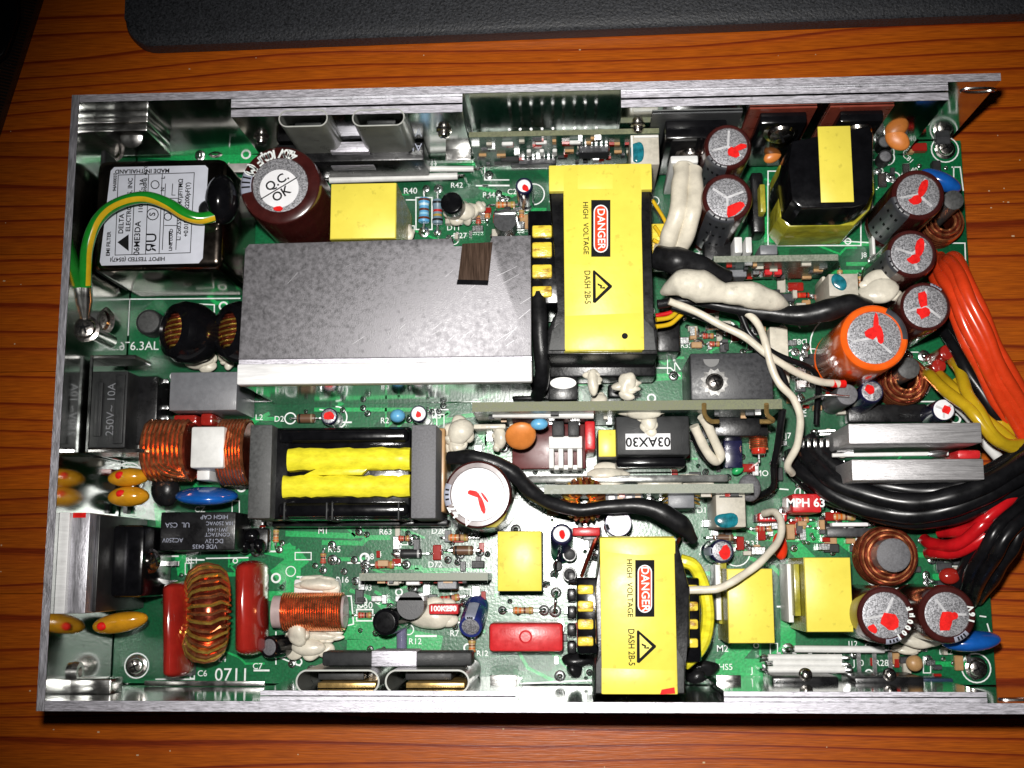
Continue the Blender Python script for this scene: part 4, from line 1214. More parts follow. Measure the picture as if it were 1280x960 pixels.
for c_ in ((191, 268, 7), (210, 271, 4.5), (194, 231, 5)):
    FL([(c_[0] + c_[2] * math.cos(i * PI / 8), c_[1] + c_[2] * math.sin(i * PI / 8)) for i in range(17)], 1.2)
lb.build('label_lines', INK, lf, smooth=False, fix=False, kind='stuff')
MB().prism([tuple(U(*q_, zt).xy) for q_ in ((147, 303), (161, 293), (161, 314))], zl - 0.003, zl).build('logo_triangle', INK, lf, smooth=False)
MB().blob((0, 0, 0), 0.42, 0.62, 0.5, jit=0.08, seed=3).build('rubber_boot', BLACKG, lf, loc=U(276, 250, 3.4))
MB().blob((0, 0, 0), 0.28, 0.3, 0.3, jit=0.08, seed=5).build('rubber_boot', BLACK, lf, loc=U(262, 265, 3.4))
# black inlet flange at the left
X0, Y0, X1, Y1 = rect(112, 186, 128, 340, 2.4)
MB().box(X0 - 0.15, Y0, 0.2, X1, Y1, 2.4, 0.1, 3).build('inlet_flange', BLACKM, ps, 'black rounded flange of the mains inlet against the short wall')
screw(U(142, 190, 1.4), (0, 0, 1), 0.24)
# earth wire
gp = [U(x_, y_, z_) for x_, y_, z_ in ((268, 270, 3.55), (250, 273, 3.65), (232, 268, 3.75), (210, 255, 3.8), (185, 247, 3.85), (160, 250, 3.85), (135, 262, 3.8), (118, 282, 3.7), (109, 310, 3.6), (107, 335, 3.4), (107, 358, 3.2))]
gp = spline(gp, 10)
gw = MB().tube(gp, 0.155, 16).build('earth_wire', GRNW, ps, 'green and yellow earth wire arching over the line filter')
ym = MB()
bm = ym.bm
prev = None
for i in range(0, len(gp) - 1):
    p = gp[i]
    t = (gp[i + 1] - gp[max(i - 1, 0)]).normalized()
    sd = t.cross(Vector((0, 0, 1))).normalized()
    off = 0.25 * math.sin(i * 0.09)
    row = []
    for k in range(6):
        a__ = off + (k / 5) * 0.85 + 0.3
        d = sd * -math.sin(a__) + sd.cross(t) * math.cos(a__)
        if d.z < 0 and abs(a__) < 1.2:
            d.z = -d.z
        row.append(bm.verts.new(p + d * 0.161))
    if prev:
        for k in range(5):
            bm.faces.new((prev[k], prev[k + 1], row[k + 1], row[k]))
    prev = row
ym.build('yellow_stripe', YELWI, gw)
p = U(107, 354, 3.2)
MB().tube([p, U(107, 376, 3.05), U(107, 400, 2.9)], [0.17, 0.18, 0.10], 12).build('cable_lug', STEEL, gw)
screw(U(107, 411, 2.85), (0.2, 0, 1), 0.27, label='screw holding the earth lug')
MB().lathe([(0.2, -1.6), (0.2, 0)]).build('post', STEEL, ps, loc=U(107, 411, 2.84))
screw(U(124, 402, 1.6), (0, 0, 1), 0.34)
gp2 = spline([U(x_, y_, z_) for x_, y_, z_ in ((80 + 26, 300, 2.0), (104, 330, 1.7), (110, 372, 1.2), (112, 395, 0.9))], 6)
MB().tube(gp2, 0.13, 12).build('earth_wire', GRNW, ps, 'second green wire beside the short wall')
MB().prism([tuple(U(*q_, 0.9).xy) for q_ in ((112, 352), (122, 345), (148, 360), (150, 366), (120, 372))], 0.8, 0.9, 0.02).build('earth_tab', STEEL, ps)

# ---- potted drum coils (black, copper window)
def potted(px, py, z, label, sc_=1.0, wdx=-12):
    c = U(px, py, z)
    s = S(z)
    M = Matrix.Rotation(R(-38), 4, 'Y')
    o = MB().lathe([(0.45 * sc_, -0.62), (0.82 * sc_, -0.5), (0.95 * sc_, -0.2), (0.95 * sc_, 0.22), (0.82 * sc_, 0.46), (0.6 * sc_, 0.56), (0.55 * sc_, 0.5), (0.55 * sc_, 0.40), (0, 0.40)], M, n=36).build('potted_coil', BLACKG, ps, label, loc=c)
    m1, m2 = MB(), MB()
    for k in range(-6, 7):
        y_ = k * 0.068
        hw = math.sqrt(max(0.01, 0.45 ** 2 - y_ ** 2))
        pts = [M @ Vector((-hw + 2 * hw * i / 6, y_, 0.42 + 0.07 * math.sin(PI * i / 6))) for i in range(7)]
        (m2 if k % 2 == 0 and k != 6 else m1).tube(pts, 0.03, 6)
    m1.build('winding', COPD, o)
    m2.build('winding', BRASS, o)
    return o
potted(236, 416, 1.7, 'black potted coil with a copper window, fully in view', 0.86)
potted(303, 416, 1.7, 'black potted coil with a copper window half under the heatsink', 0.86)

# ---- the big heatsink hood
zt = 3.7
X0, Y0, X1, Y1 = rect(300, 298, 664, 479, zt)
g0, g1 = U(480, 447, zt).y, U(480, 453, zt).y
hood_m = mat('anodised_heatsink', (0.15, 0.147, 0.155), 0.52, 0.6, var=0.28, scale=9, bump=0.2, bscale=34, specks=0.3, col2=(0.27, 0.262, 0.28), ramp=(0.32, 0.68))
xe = X0 + 0.05
hood = MB()
npx = (570, 0)
xa_, xb_ = Xat(566, 300, zt), Xat(612, 300, zt)
yn = U(590, 309, zt).y
hood.prism([(xe + 0.12, Y1 - 0.08), (xe + 0.02, Y1 - 0.2), (X0, g0), (X1, g0), (X1, Y1 + 0.02), (xb_ + 0.04, Y1 + 0.02), (xb_, yn), (xa_, yn), (xa_, Y1 - 0.02)], zt - 0.2, zt, 0.03)
hood_o = hood.build('heatsink_hood', hood_m, ps, 'wide matt grey aluminium heatsink hood with a bright front edge')
MB().box(X0, g1, zt - 0.22, X1, g0 - 0.003, zt - 0.06).build('groove', ALU, hood_o)
MB().box(X0 - 0.02, Y0, zt - 0.35, X1 + 0.01, g1 - 0.003, zt + 0.02, 0.04).build('front_edge', mat('bright_aluminium', (0.86, 0.86, 0.86), 0.55, 0.2, var=0.08, scale=6, bump=0.2, bscale=18, stretch=(0.3, 3, 1)), hood_o)
MB().box(X0 + 0.05, Y0 + 0.03, 0.02, X1 - 0.05, Y0 + 0.12, zt - 0.352).build('front_wall', MIRROR, hood_o)
MB().box(X0 + 0.15, Y1 - 0.3, 0.02, X0 + 0.25, Y1 - 0.1, zt - 0.202).build('foot', MIRROR, hood_o)
MB().box(X0 + 0.053, Y0 + 0.125, 0.02, X0 + 0.14, Y1 - 0.3, zt - 0.22).build('end_wall', MIRROR, hood_o)
rs = random.Random(5)
sm = MB()
for i in range(20):
    x_, y_ = rs.uniform(330, 655), rs.uniform(310, 440)
    if i < 12:
        x_, y_ = rs.uniform(540, 655), rs.uniform(340, 430)
    a__ = U(x_, y_, zt)
    L_ = rs.uniform(0.1, 0.55)
    an = R(rs.uniform(25, 50))
    sm.strip([(a__.x, a__.y), (min(a__.x + L_ * math.cos(an), X1 - 0.02), min(a__.y + L_ * math.sin(an), Y1 - 0.5))], 0.006, zt + 0.002 + i * 0.00005)
sm.build('scratches', mat('scratch', (0.6, 0.6, 0.62), 0.4, 0.6), hood_o, kind='stuff', smooth=False, fix=False)
a__, b__ = rect(574, 303, 612, 357, zt), 0
tp = MB().prism([tuple(U(*q_, zt).xy) for q_ in ((578, 305), (616, 303), (610, 357), (572, 355))], zt + 0.006, zt + 0.03).build('brown_tape', BROWNT, hood_o)
MB().prism([tuple(U(*q_, zt).xy) for q_ in ((572, 350), (611, 351), (610, 357), (571, 356))], zt + 0.031, zt + 0.05).build('tape_fold', BLACKG, hood_o)
text_bar = MB().tube([U(312, 502, 0.1), U(600, 502, 0.1)], 0.03, 6).build('bus_wire', TIN, ps, 'thin bare wire along the foot of the heatsink hood')

# ---- danger label
def danger(parent, x, y, z, m_y=None):
    s = S(z)
    zl = z
    def pl(name, pts, m_, dz):
        return MB().prism([tuple(U(x + a_, y + b_, z).xy) for a_, b_ in pts], zl + 0.001, zl + dz).build(name, m_, parent, smooth=False)
    pl('label_panel', ((0, 0), (24, 0), (24, 71), (0, 71)), INK, 0.004)
    def pill(w_, h_, cx, cy):
        out = []
        r = w_ / 2
        for i in range(9):
            t = PI + PI * i / 8
            out.append((cx + r * math.cos(t), cy - h_ / 2 + r + r * math.sin(t)))
        for i in range(9):
            t = PI * i / 8
            out.append((cx + r * math.cos(t), cy + h_ / 2 - r + r * math.sin(t)))
        return out
    pl('label_pill', pill(18, 60, 12, 36), PAPERW, 0.006)
    pl('label_pill', pill(15, 57, 12, 36), INKR, 0.008)
    p = U(x + 12.3, y + 36, z)
    text('DANGER', p.x, p.y, zl + 0.010, 13.5 * s, SILK, parent, -PI / 2, bold=0.004)
    p = U(x - 7, y + 35, z)
    text('HIGH  VOLTAGE', p.x, p.y, zl + 0.004, 9.5 * s, INK, parent, -PI / 2, bold=0.002)
    p = U(x - 5, y + 109, z)
    text('DASH 2B-5', p.x, p.y, zl + 0.004, 11 * s, INK, parent, -PI / 2, sx=0.85, bold=0.002)
    pl('label_triangle', ((2, 89), (3.5, 87.5), (26, 107), (26, 109), (5, 129), (2, 128)), INK, 0.004)
    pl('label_triangle', ((5.5, 93), (21, 108), (5.8, 123)), YEL, 0.006)
    pl('label_bolt', ((8, 104), (14, 107), (13, 109.5), (17, 108.5), (17.5, 111), (11, 110.5), (11.5, 108), (8, 106.5)), INK, 0.008)

def cell_row(parent, x0, x1, ys_, z):
    for y0, y1 in ys_:
        X0, Y0, X1, Y1 = rect(x0, y0, x1, y1, z)
        MB().box(X0, Y0, 1.0, X1, Y1, z, 0.05).build('winding', WIND, parent)

# T1
zt = 3.6
X0, Y0, X1, Y1 = rect(689, 238, 822, 440, zt - 0.25)
t1 = MB().prism([tuple(U(*q_, zt - 0.2).xy) for q_ in ((686, 238), (814, 238), (814, 400), (822, 412), (822, 443), (684, 443), (684, 414), (692, 396), (700, 390))], 0.6, zt - 0.18, 0.05).build('main_transformer', BLACK, ps, 'large upright transformer wrapped in yellow tape with a danger label, beside the heatsink hood')
MB().prism([tuple(U(*q_, zt - 0.1).xy) for q_ in ((707, 398), (690, 413), (686, 438), (820, 438), (817, 411), (802, 396))], zt - 0.17, zt - 0.06, 0.02).build('ferrite_core', FERRITE, t1)
X0, Y0, X1, Y1 = rect(705, 205, 803, 438, zt)
MB().box(X0, Y0, zt - 0.05, X1, Y1, zt, 0.025).build('yellow_tape', YEL, t1)
X0, Y0, X1, Y1 = rect(686, 205, 815, 238, zt)
MB().box(X0, Y0, zt - 0.9, X1, Y1 - 0.003, zt - 0.006, 0.03).build('yellow_tape', YEL, t1)
X0, Y0, X1, Y1 = rect(705, 425, 803, 438, zt)
MB().box(X0, Y0 - 0.03, 1.4, X1, Y0 - 0.003, zt - 0.02, 0.01).build('tape_tail', YELD, t1)
X0, Y0, X1, Y1 = rect(686, 440, 820, 470, 1.6)
MB().box(X0, Y0, 0.4, X1, Y1 + 0.3, 1.5, 0.05).build('bobbin_foot', BLACK, t1)
cell_row(t1, 665, 690, ((281, 296), (302, 321), (330, 347), (357, 371)), 2.7)
X0, Y0, X1, Y1 = rect(660, 262, 690, 380, 2.65)
MB().box(X0, Y0, 0.4, X1 + 0.6, Y1, 2.6, 0.06).build('bobbin', BLACKG, t1)
X0, Y0, X1, Y1 = rect(812, 278, 842, 318, 2.3)
MB().box(X0, Y0, 0.4, X1, Y1, 2.3, 0.1).build('winding', WIND, t1)
for q_ in (((706, 236), (802, 236), (801, 330), (760, 333), (706, 329)), ((722, 236), (766, 236), (766, 206), (722, 206)), ((706, 395), (802, 391), (802, 436), (706, 436))):
    MB().prism([tuple(U(*w_, zt).xy) for w_ in q_], zt - 0.01, zt + 0.0015, 0.003).build('tape_overlap', YEL, t1)
danger(t1, 739, 250, zt + 0.002)
c = U(781, 420, zt)
MB().lathe([(0.075, 0), (0.075, 0.006), (0, 0.006)], n=16).build('ink_dot', INK, t1, loc=c)
# T2
X0, Y0, X1, Y1 = rect(742, 676, 858, 866, zt - 0.25)
t2 = MB().prism([tuple(U(*q_, zt - 0.2).xy) for q_ in ((752, 676), (846, 676), (862, 735), (862, 808), (855, 822), (857, 868), (742, 868), (744, 825), (752, 812), (745, 805), (745, 735))], 0.6, zt - 0.18, 0.05).build('standby_transformer', BLACK, ps, 'upright transformer in yellow tape with a danger label and red corner, at the near wall')
MB().prism([tuple(U(*q_, zt - 0.1).xy) for q_ in ((751, 818), (745, 830), (745, 866), (855, 866), (855, 826), (844, 806))], zt - 0.17, zt - 0.06, 0.02).build('ferrite_core', FERRITE, t2)
X0, Y0, X1, Y1 = rect(751, 672, 845, 868, zt)
MB().box(X0, Y0, zt - 0.05, X1, Y1, zt, 0.025).build('yellow_tape', YEL, t2)
MB().box(X0, Y1 + 0.003, 2.0, X1, Y1 + 0.03, zt - 0.02, 0.01).build('tape_tail', YELD, t2)
cell_row(t2, 722, 742, ((731, 743), (751, 765), (774, 787), (796, 808)), 2.5)
cell_row(t2, 852, 873, ((731, 742), (752, 764), (774, 787), (798, 810)), 2.7)
X0, Y0, X1, Y1 = rect(721, 722, 752, 818, 2.45)
MB().box(X0, Y0, 0.4, X1 + 0.2, Y1, 2.4, 0.06).build('bobbin', BLACKG, t2)
X0, Y0, X1, Y1 = rect(852, 722, 876, 828, 2.65)
MB().box(X0 - 0.2, Y0, 0.4, X1, Y1, 2.6, 0.06).build('bobbin', BLACKG, t2)
arc = spline([U(x_, y_, z_) for x_, y_, z_ in ((850, 700, 2.4), (868, 708, 2.4), (880, 735, 2.3), (885, 765, 2.3), (882, 795, 2.2), (872, 815, 2.2), (856, 830, 2.0))], 6)
MB().tube(arc, 0.16, 10).build('winding_tape', YELW, t2)
for k in range(5):
    X0, Y0, X1, Y1 = rect(709, 714 + k * 22, 720, 729 + k * 22, 0.9)
    MB().box(X0, Y0, 0.03, X1, Y1, 0.9, 0.04).build('pin_rib', BLACK, t2)
for px, py, w_ in ((720, 825, 34), (740, 822, 24), (718, 836, 20), (880, 835, 34), (870, 845, 26)):
    MB().blob((0, 0, 0), w_ * 0.011, 0.2, 0.2, jit=0.2, seed=px).build('bobbin_lug', BLACK, t2, loc=U(px, py, 0.5))
MB().prism([tuple(U(*q_, zt).xy) for q_ in ((827, 862), (843, 859), (844, 867), (825, 868))], zt + 0.001, zt + 0.006).build('paint_mark', REDP, t2, smooth=False)
for q_ in (((752, 673), (844, 673), (844, 692), (800, 694), (752, 690)), ((752, 835), (844, 838), (844, 867), (752, 867))):
    MB().prism([tuple(U(*w_, zt).xy) for w_ in q_], zt - 0.01, zt + 0.0015, 0.003).build('tape_overlap', YEL, t2)
danger(t2, 794, 700, zt + 0.002)
for pts in (((738, 690, 1.0), (744, 675, 2.2), (735, 700, 1.6)), ((727, 720, 2.4), (738, 690, 1.6), (748, 672, 0.8))):
    MB().tube(spline([U(*p_) for p_ in pts], 5), 0.05, 6).build('winding_end', COPD, t2)
MB().tube(spline([U(*p_) for p_ in ((850, 705, 2.4), (845, 685, 1.6), (850, 672, 1.2))], 5), 0.05, 6).build('winding_end', COPD, t2)
# black transformer (upper right)
zt = 3.4
t3 = MB().prism([tuple(U(*q_, zt).xy) for q_ in ((990, 176), (1085, 157), (1092, 166), (1091, 240), (1084, 255), (1066, 259), (1002, 260), (990, 250), (985, 205))], 0.5, zt, 0.06).build('choke_transformer', BLACKG, ps, 'black cored transformer with one yellow strap, near the brown plates')
X0, Y0, X1, Y1 = rect(1024, 158, 1065, 253, zt)
MB().box(X0, Y0, zt - 0.05, X1, Y1, zt + 0.02, 0.01).build('yellow_strap', YEL, t3)
MB().box(X0 - 0.05, Y0 - 0.035, 0.9, X1 - 0.05, Y0 - 0.003, zt, 0.01).build('strap_tail', AMBER, t3)
MB().prism([tuple(U(*q_, 1.9).xy) for q_ in ((974, 206), (985, 198), (1092, 200), (1094, 240), (1088, 262), (1068, 282), (986, 284), (974, 270))], 0.15, 1.9, 0.08).build('bobbin', mat('olive_film', (0.36, 0.335, 0.03), 0.15, var=0.35, scale=2, coat=0.4), t3)
# the E-core transformer (left of middle)
zt = 2.9
X0, Y0, X1, Y1 = rect(311, 531, 339, 648, zt)
cx = MB().box(X0, Y0, 0.1, X1, Y1, zt, 0.03).build('main_choke', FERRITE, ps, 'large transformer with grey ferrite ends and two yellow taped windings')
X0, Y0, X1, Y1 = rect(514, 531, 545, 648, zt)
MB().box(X0, Y0, 0.1, X1, Y1, zt, 0.03).build('ferrite_end', FERRITEG, cx)
X0, Y0, X1, Y1 = rect(340, 534, 513, 649, zt - 0.5)
MB().box(X0, Y0, 0.1, X1, Y1, zt - 0.5, 0.06).build('bobbin', BLACKG, cx)
for y0, y1 in ((535, 553), (628, 646)):
    X0, Y0, X1, Y1 = rect(346, y0, 510, y1, zt - 0.25)
    MB().box(X0, Y0, 0.2, X1, Y1, zt - 0.25, 0.12, 3).build('bobbin_flange', BLACKG, cx)
for x_ in (354, 407, 414, 497):
    X0, Y0, X1, Y1 = rect(x_, 628, x_ + 2, 650, zt - 0.2)
    MB().box(X0, Y0, 0.3, X1, Y1, zt - 0.2, 0.01).build('bobbin_rib', BLACKM, cx)
for (x0, y0, x1, y1, sd) in ((357, 558, 511, 587, 1), (351, 593, 511, 621, 2)):
    X0, Y0, X1, Y1 = rect(x0, y0, x1, y1, zt)
    rn = random.Random(sd)
    m_ = MB()
    n = 22
    rows = []
    for i in range(n + 1):
        xx = X0 + (X1 - X0) * i / n
        j1, j2 = rn.uniform(-0.02, 0.03), rn.uniform(-0.02, 0.03)
        row = []
        for k in range(9):
            t = PI * k / 8
            yy = (Y0 + Y1) / 2 + ((Y1 - Y0) / 2 + (j1 if k < 4 else j2)) * math.cos(t)
            zz = zt - 0.6 + (0.5 + rn.uniform(-0.012, 0.012)) * max(0.0, math.sin(t)) ** 0.28
            row.append(m_.bm.verts.new((xx, yy, zz)))
        rows.append(row)
    for A, B in zip(rows, rows[1:]):
        for k in range(8):
            m_.bm.faces.new((A[k], A[k + 1], B[k + 1], B[k]))
    m_.bm.faces.new(rows[0])
    m_.bm.faces.new(list(reversed(rows[-1])))
    m_.build('taped_winding', YELW, cx)
MB().prism([tuple(U(*q_, zt - 0.2).xy) for q_ in ((396, 586), (460, 586), (452, 594), (380, 594))], zt - 0.4, zt - 0.15, 0.02).build('tape_bridge', YELW, cx)
X0, Y0, X1, Y1 = rect(545, 535, 556, 640, 1.6)
MB().box(X0, Y0, 0.1, X1, Y1, 1.6, 0.04).build('end_flange', CTAN, cx)
MB().box(*(lambda r_: (r_[0], r_[1], 0.2, r_[2], r_[3], 1.0))(rect(340, 649, 560, 658, 1.0)), 0.05).build('bobbin_foot', BLACK, cx)

# ---- copper windings
def helix_coil(c, axis, L_, r, wire, turns, m_, parent, name='winding', sq=1.0, lab=None):
    M = Matrix.Translation(c) @ rot_to(axis)
    pts = []
    k = 14
    for i in range(int(turns * k) + 1):
        t = 2 * PI * i / k
        pts.append(M @ Vector((r * math.cos(t), r * sq * math.sin(t), -L_ / 2 + L_ * i / (turns * k))))
    return MB().tube(pts, wire, 5).build(name, m_, parent, lab)
# copper choke with white block
zt = 2.4
X0, Y0, X1, Y1 = rect(238, 533, 280, 585, zt)
ck = MB().box(X0, Y0, 0.3, X1, Y1, zt, 0.06).build('common_mode_choke', WHITE, ps, 'copper wound choke with a white plastic middle block')
c = U(213, 563, 1.6)
helix_coil(Vector((c.x, c.y, 1.55)), (1, 0, 0), 1.1, 0.78, 0.06, 9, COPPER, ck)
MB().lathe([(0.7, -0.6), (0.72, 0.6)], Matrix.Translation((c.x, c.y, 1.55)) @ rot_to((1, 0, 0)), n=24).build('core', COPD, ck)
c = U(295, 565, 1.6)
helix_coil(Vector((c.x, c.y, 1.5)), (1, 0, 0), 0.75, 0.85, 0.045, 9, COPPER, ck)
MB().lathe([(0.78, -0.36), (0.78, 0.36)], Matrix.Translation((c.x, c.y, 1.5)) @ rot_to((1, 0, 0)), n=24).build('core', COPD, ck)
for dy in (0, 5, 10):
    pts = [U(188 + dy, 550, 2.2), U(190 + dy, 575, 2.2), U(205 + dy, 592 - dy * 0.5, 2.2), U(232 + dy * 0.3, 597 - dy * 0.7, 1.9)]
    MB().tube(spline(pts, 6), 0.05, 8).build('winding_end', COPPER, ck)
X0, Y0, X1, Y1 = rect(246, 585, 262, 600, 1.6)
MB().box(X0, Y0, 0.1, X1, Y1, 1.6, 0.03).build('post', WHITE, ck)
for x0_, y0_, x1_, y1_, z_ in ((250, 516, 266, 532, 1.3), (216, 518, 246, 532, 1.3), (238, 588, 248, 598, 1.2)):
    X0, Y0, X1, Y1 = rect(x0_, y0_, x1_, y1_, z_)
    MB().box(X0, Y0, 0.1, X1, Y1, z_, 0.08).build('bobbin_tab', REDD, ck)
# CT coil, lying drum
c = U(385, 765, 0.95)
ct = MB().lathe([(0.42, -0.95), (0.42, 0.95)], Matrix.Translation((c.x, c.y, 0.72)) @ rot_to((1, 0, 0)), n=24).build('rod_choke', mat('pale_ferrite', (0.42, 0.33, 0.32), 0.35), ps, 'short copper wound rod choke lying on white glue')
helix_coil(Vector((c.x + 0.1, c.y, 0.72)), (1, 0, 0), 1.6, 0.48, 0.034, 25, COPPER, ct)
MB().lathe([(0.46, -0.7), (0.46, 0.7)], Matrix.Translation((c.x + 0.12, c.y, 0.72)) @ rot_to((1, 0, 0)), n=24).build('core', COPD, ct)
MB().box(c.x - 0.5, c.y + 0.3, 0.03, c.x + 0.7, c.y + 0.85, 0.55, 0.08).build('paper_wrap', WHITE, ct)
# standing toroid
def toroid(c, R_, r, axis, n_turn, wire, m_list, core_m, label, parent=ps, squash=1.0, name='toroid_inductor', phase=0):
    M = Matrix.Translation(c) @ rot_to(axis)
    mt = MB()
    N1, N2 = 40, 14
    vs = [[mt.bm.verts.new(M @ Vector(((R_ + r * math.cos(2 * PI * j / N2)) * math.cos(2 * PI * i / N1), (R_ + r * math.cos(2 * PI * j / N2)) * math.sin(2 * PI * i / N1), r * squash * math.sin(2 * PI * j / N2)))) for j in range(N2)] for i in range(N1)]
    for i in range(N1):
        for j in range(N2):
            mt.bm.faces.new((vs[i][j], vs[(i + 1) % N1][j], vs[(i + 1) % N1][(j + 1) % N2], vs[i][(j + 1) % N2]))
    o = mt.build(name, core_m, parent, label)
    ms = [MB() for _ in m_list]
    for i in range(n_turn):
        a_ = 2 * PI * i / n_turn + phase
        pts = []
        for j in range(12):
            t = 2 * PI * j / 12
            rr = r + wire * 0.8
            da = 0.5 * (2 * PI / n_turn) * j / 12
            pts.append(M @ Vector(((R_ + rr * math.cos(t)) * math.cos(a_ + da), (R_ + rr * math.cos(t)) * math.sin(a_ + da), rr * squash * math.sin(t))))
        ms[i % len(ms)].tube(pts, wire, 5, closed=True)
    for mm, q_ in zip(ms, m_list):
        mm.build('winding', q_, o)
    return o
c = U(262, 766, 1.5)
toroid(Vector((c.x - 0.1, c.y, 1.5)), 0.84, 0.36, (-0.92, 0.0, 0.39), 36, 0.05, [COPPER, BRASS], COPD, 'standing copper wound ring between two red capsules', squash=1.25)
def pancake(px, py, z, r0, r1, label):
    c = U(px, py, z)
    o = MB().lathe([(r1 * 0.9, -z + 0.05), (r1, -z * 0.5), (r1 * 0.96, -0.12), (r0, -0.05), (r0, -z + 0.05)], n=36).build('drum_inductor', COPD, ps, label, loc=c)
    n_ = int((r1 - r0) / 0.055)
    for m_, k0 in ((COPPER, 0), (COPD, 1)):
        b_ = MB()
        for k in range(k0, n_, 2):
            rr = r0 + 0.03 + k * (r1 - r0) / n_
            zz = -0.02 - 0.25 * max(0, (rr - r0) / (r1 - r0) - 0.45)
            b_.tube([(rr * math.cos(t_ * PI / 18), rr * math.sin(t_ * PI / 18), zz + 0.012 * math.sin(t_ * 1.3 + k)) for t_ in range(36)], 0.042, 6, closed=True)
        for k in range(k0, 9, 2):
            b_.tube([((r1 - 0.01) * math.cos(t_ * PI / 18), (r1 - 0.01) * math.sin(t_ * PI / 18), -0.2 - k * 0.075) for t_ in range(36)], 0.04, 6, closed=True)
        b_.build('winding', m_, o)
    return o
pancake(1112, 695, 1.0, 0.40, 0.74, 'copper wound drum inductor with a grey core, near the red wires')
c = U(1117, 694, 1.6)
MB().lathe([(0.42, -1.2), (0.42, 0), (0.38, 0.02), (0, 0.02)], n=28).build('drum_core', FERRITEG, ps, 'grey ferrite drum standing in the copper ring near the red wires', loc=c)
c = U(1130, 478, 0.8)
pancake(1133, 474, 0.9, 0.26, 0.62, 'copper drum inductor below the orange capacitor')
c = U(1136, 460, 1.5)
MB().lathe([(0.28, -1.2), (0.28, 0), (0.25, 0.02), (0, 0.02)], n=24).build('drum_core', FERRITE, ps, 'dark ferrite drum standing in the ring below the orange capacitor', loc=c)
c = U(1178, 280, 0.8)
pancake(1182, 276, 0.9, 0.24, 0.52, 'copper drum inductor at the board edge behind the capacitors')
c = U(1192, 250, 1.9)
MB().lathe([(0.26, -1.8), (0.26, 0), (0.23, 0.02), (0, 0.02)], n=24).build('drum_core', FERRITE, ps, 'dark ferrite drum at the board edge beside the blue disc', loc=c)

# ---- relay with print
X0, Y0, X1, Y1 = rect(200, 640, 294, 688, 1.6)
rl = MB().box(X0, Y0, 0.05, X1, Y1, 1.6, 0.04).build('relay', BLACK, ps, 'black relay with grey upside-down print')
for i, (st, px, py, sz) in enumerate((('OMRON  JAPAN', 268, 646, 7), ('10A 250VAC', 275, 654, 6), ('G2R-14-H', 272, 662, 6), ('CONTACT', 272, 668, 6), ('DC12V', 268, 676, 7), ('VDE 0435', 256, 683, 7), ('UL  CSA', 222, 656, 8), ('AC250V', 216, 675, 7))):
    p = U(px, py, 1.6)
    text(st if i not in (0, 2) else ('HIGH CAP' if i == 0 else 'JW1-14H'), p.x, p.y, 1.607, sz * S(1.6) * 1.1, GREYS, rl, PI)
for px, py, w_ in ((315, 670, 20), (306, 683, 16), (325, 683, 14)):
    MB().blob((0, 0, 0), w_ * 0.011, 0.2, 0.25, jit=0.1, seed=px).build('bead', BLACKG, ps, loc=U(px, py, 0.5))

# ---- daughter boards
def dboard(name, x0, x1, py, z, thpx, em, label, z0=0.35, chips=(), smd=0, seed=1):
    th = thpx * S(z)
    xa, xb = Xat(x0, py, z), Xat(x1, py, z)
    y = U((x0 + x1) / 2, py, z).y
    o = MB().box(xa, y - th / 2, z0, xb, y + th / 2, z, 0.008, 1).build(name, PCBD, ps, label)
    MB().box(xa + 0.003, y - th / 2 - 0.0015, z + 0.001, xb - 0.003, y + th / 2 + 0.0015, z + 0.005).build('cut_edge', em, o)
    rn = random.Random(seed)
    yf_ = y - th / 2 - 0.002
    for (cx_, cz, w_, h_, d_, m_) in chips:
        xx = xa + (xb - xa) * cx_
        MB().box(xx - w_ / 2, yf_ - d_, cz - h_ / 2, xx + w_ / 2, yf_, cz + h_ / 2, 0.02, 1).build('chip', m_, o)
        if m_ in (CHIP, BLACKM) and w_ > 0.6:
            pm = MB()
            k = int(w_ / 0.13)
            for i in range(k):
                px_ = xx - w_ / 2 + (i + 0.5) * w_ / k
                for sg in (-1, 1):
                    pm.box(px_ - 0.03, yf_ - 0.06, cz + sg * (h_ / 2) - 0.06, px_ + 0.03, yf_ - 0.01, cz + sg * (h_ / 2) + 0.06)
            pm.build('chip_pins', TIN, o, kind='stuff')
    protos = []
    for m_ in (TIN, CHIP, CERB, REDD, CTAN, BLACKM):
        protos.append(m_)
    for i in range(smd):
        xx, zz = rn.uniform(xa + 0.1, xb - 0.1), rn.uniform(z0 + 0.2, z - 0.12)
        w_, h_ = rn.choice(((0.2, 0.1), (0.1, 0.2), (0.14, 0.12), (0.24, 0.14)))
        MB().box(xx - w_ / 2, yf_ - 0.07, zz - h_ / 2, xx + w_ / 2, yf_, zz + h_ / 2).build('surface_part', rn.choice(protos), o)
    return o, y, xa, xb
dboard('control_board', 586, 824, 166, 2.6, 7, DBED, 'upright control board near the far wall, covered in small chips', chips=((0.33, 0.8, 1.25, 0.3, 0.18, CHIP), (0.66, 1.6, 0.8, 0.5, 0.2, CHIP), (0.31, 1.5, 0.12, 0.35, 0.1, WHITE), (0.38, 1.5, 0.12, 0.35, 0.1, WHITE), (0.45, 1.5, 0.12, 0.35, 0.1, WHITE), (0.2, 2.2, 0.3, 0.12, 0.1, WHITE), (0.38, 2.25, 0.3, 0.12, 0.1, WHITE), (0.56, 2.2, 0.3, 0.12, 0.1, WHITE), (0.2, 1.0, 0.5, 0.3, 0.15, BLACKM)), smd=70, seed=2)
X0, Y0, X1, Y1 = rect(788, 168, 824, 206, 2.7)
o = MB().box(X0, Y0, 0.6, X1, Y1, 2.7, 0.03).build('adjuster', CERB, ps, 'beige trimmer block with teal paint beside the yellow transformer tape')
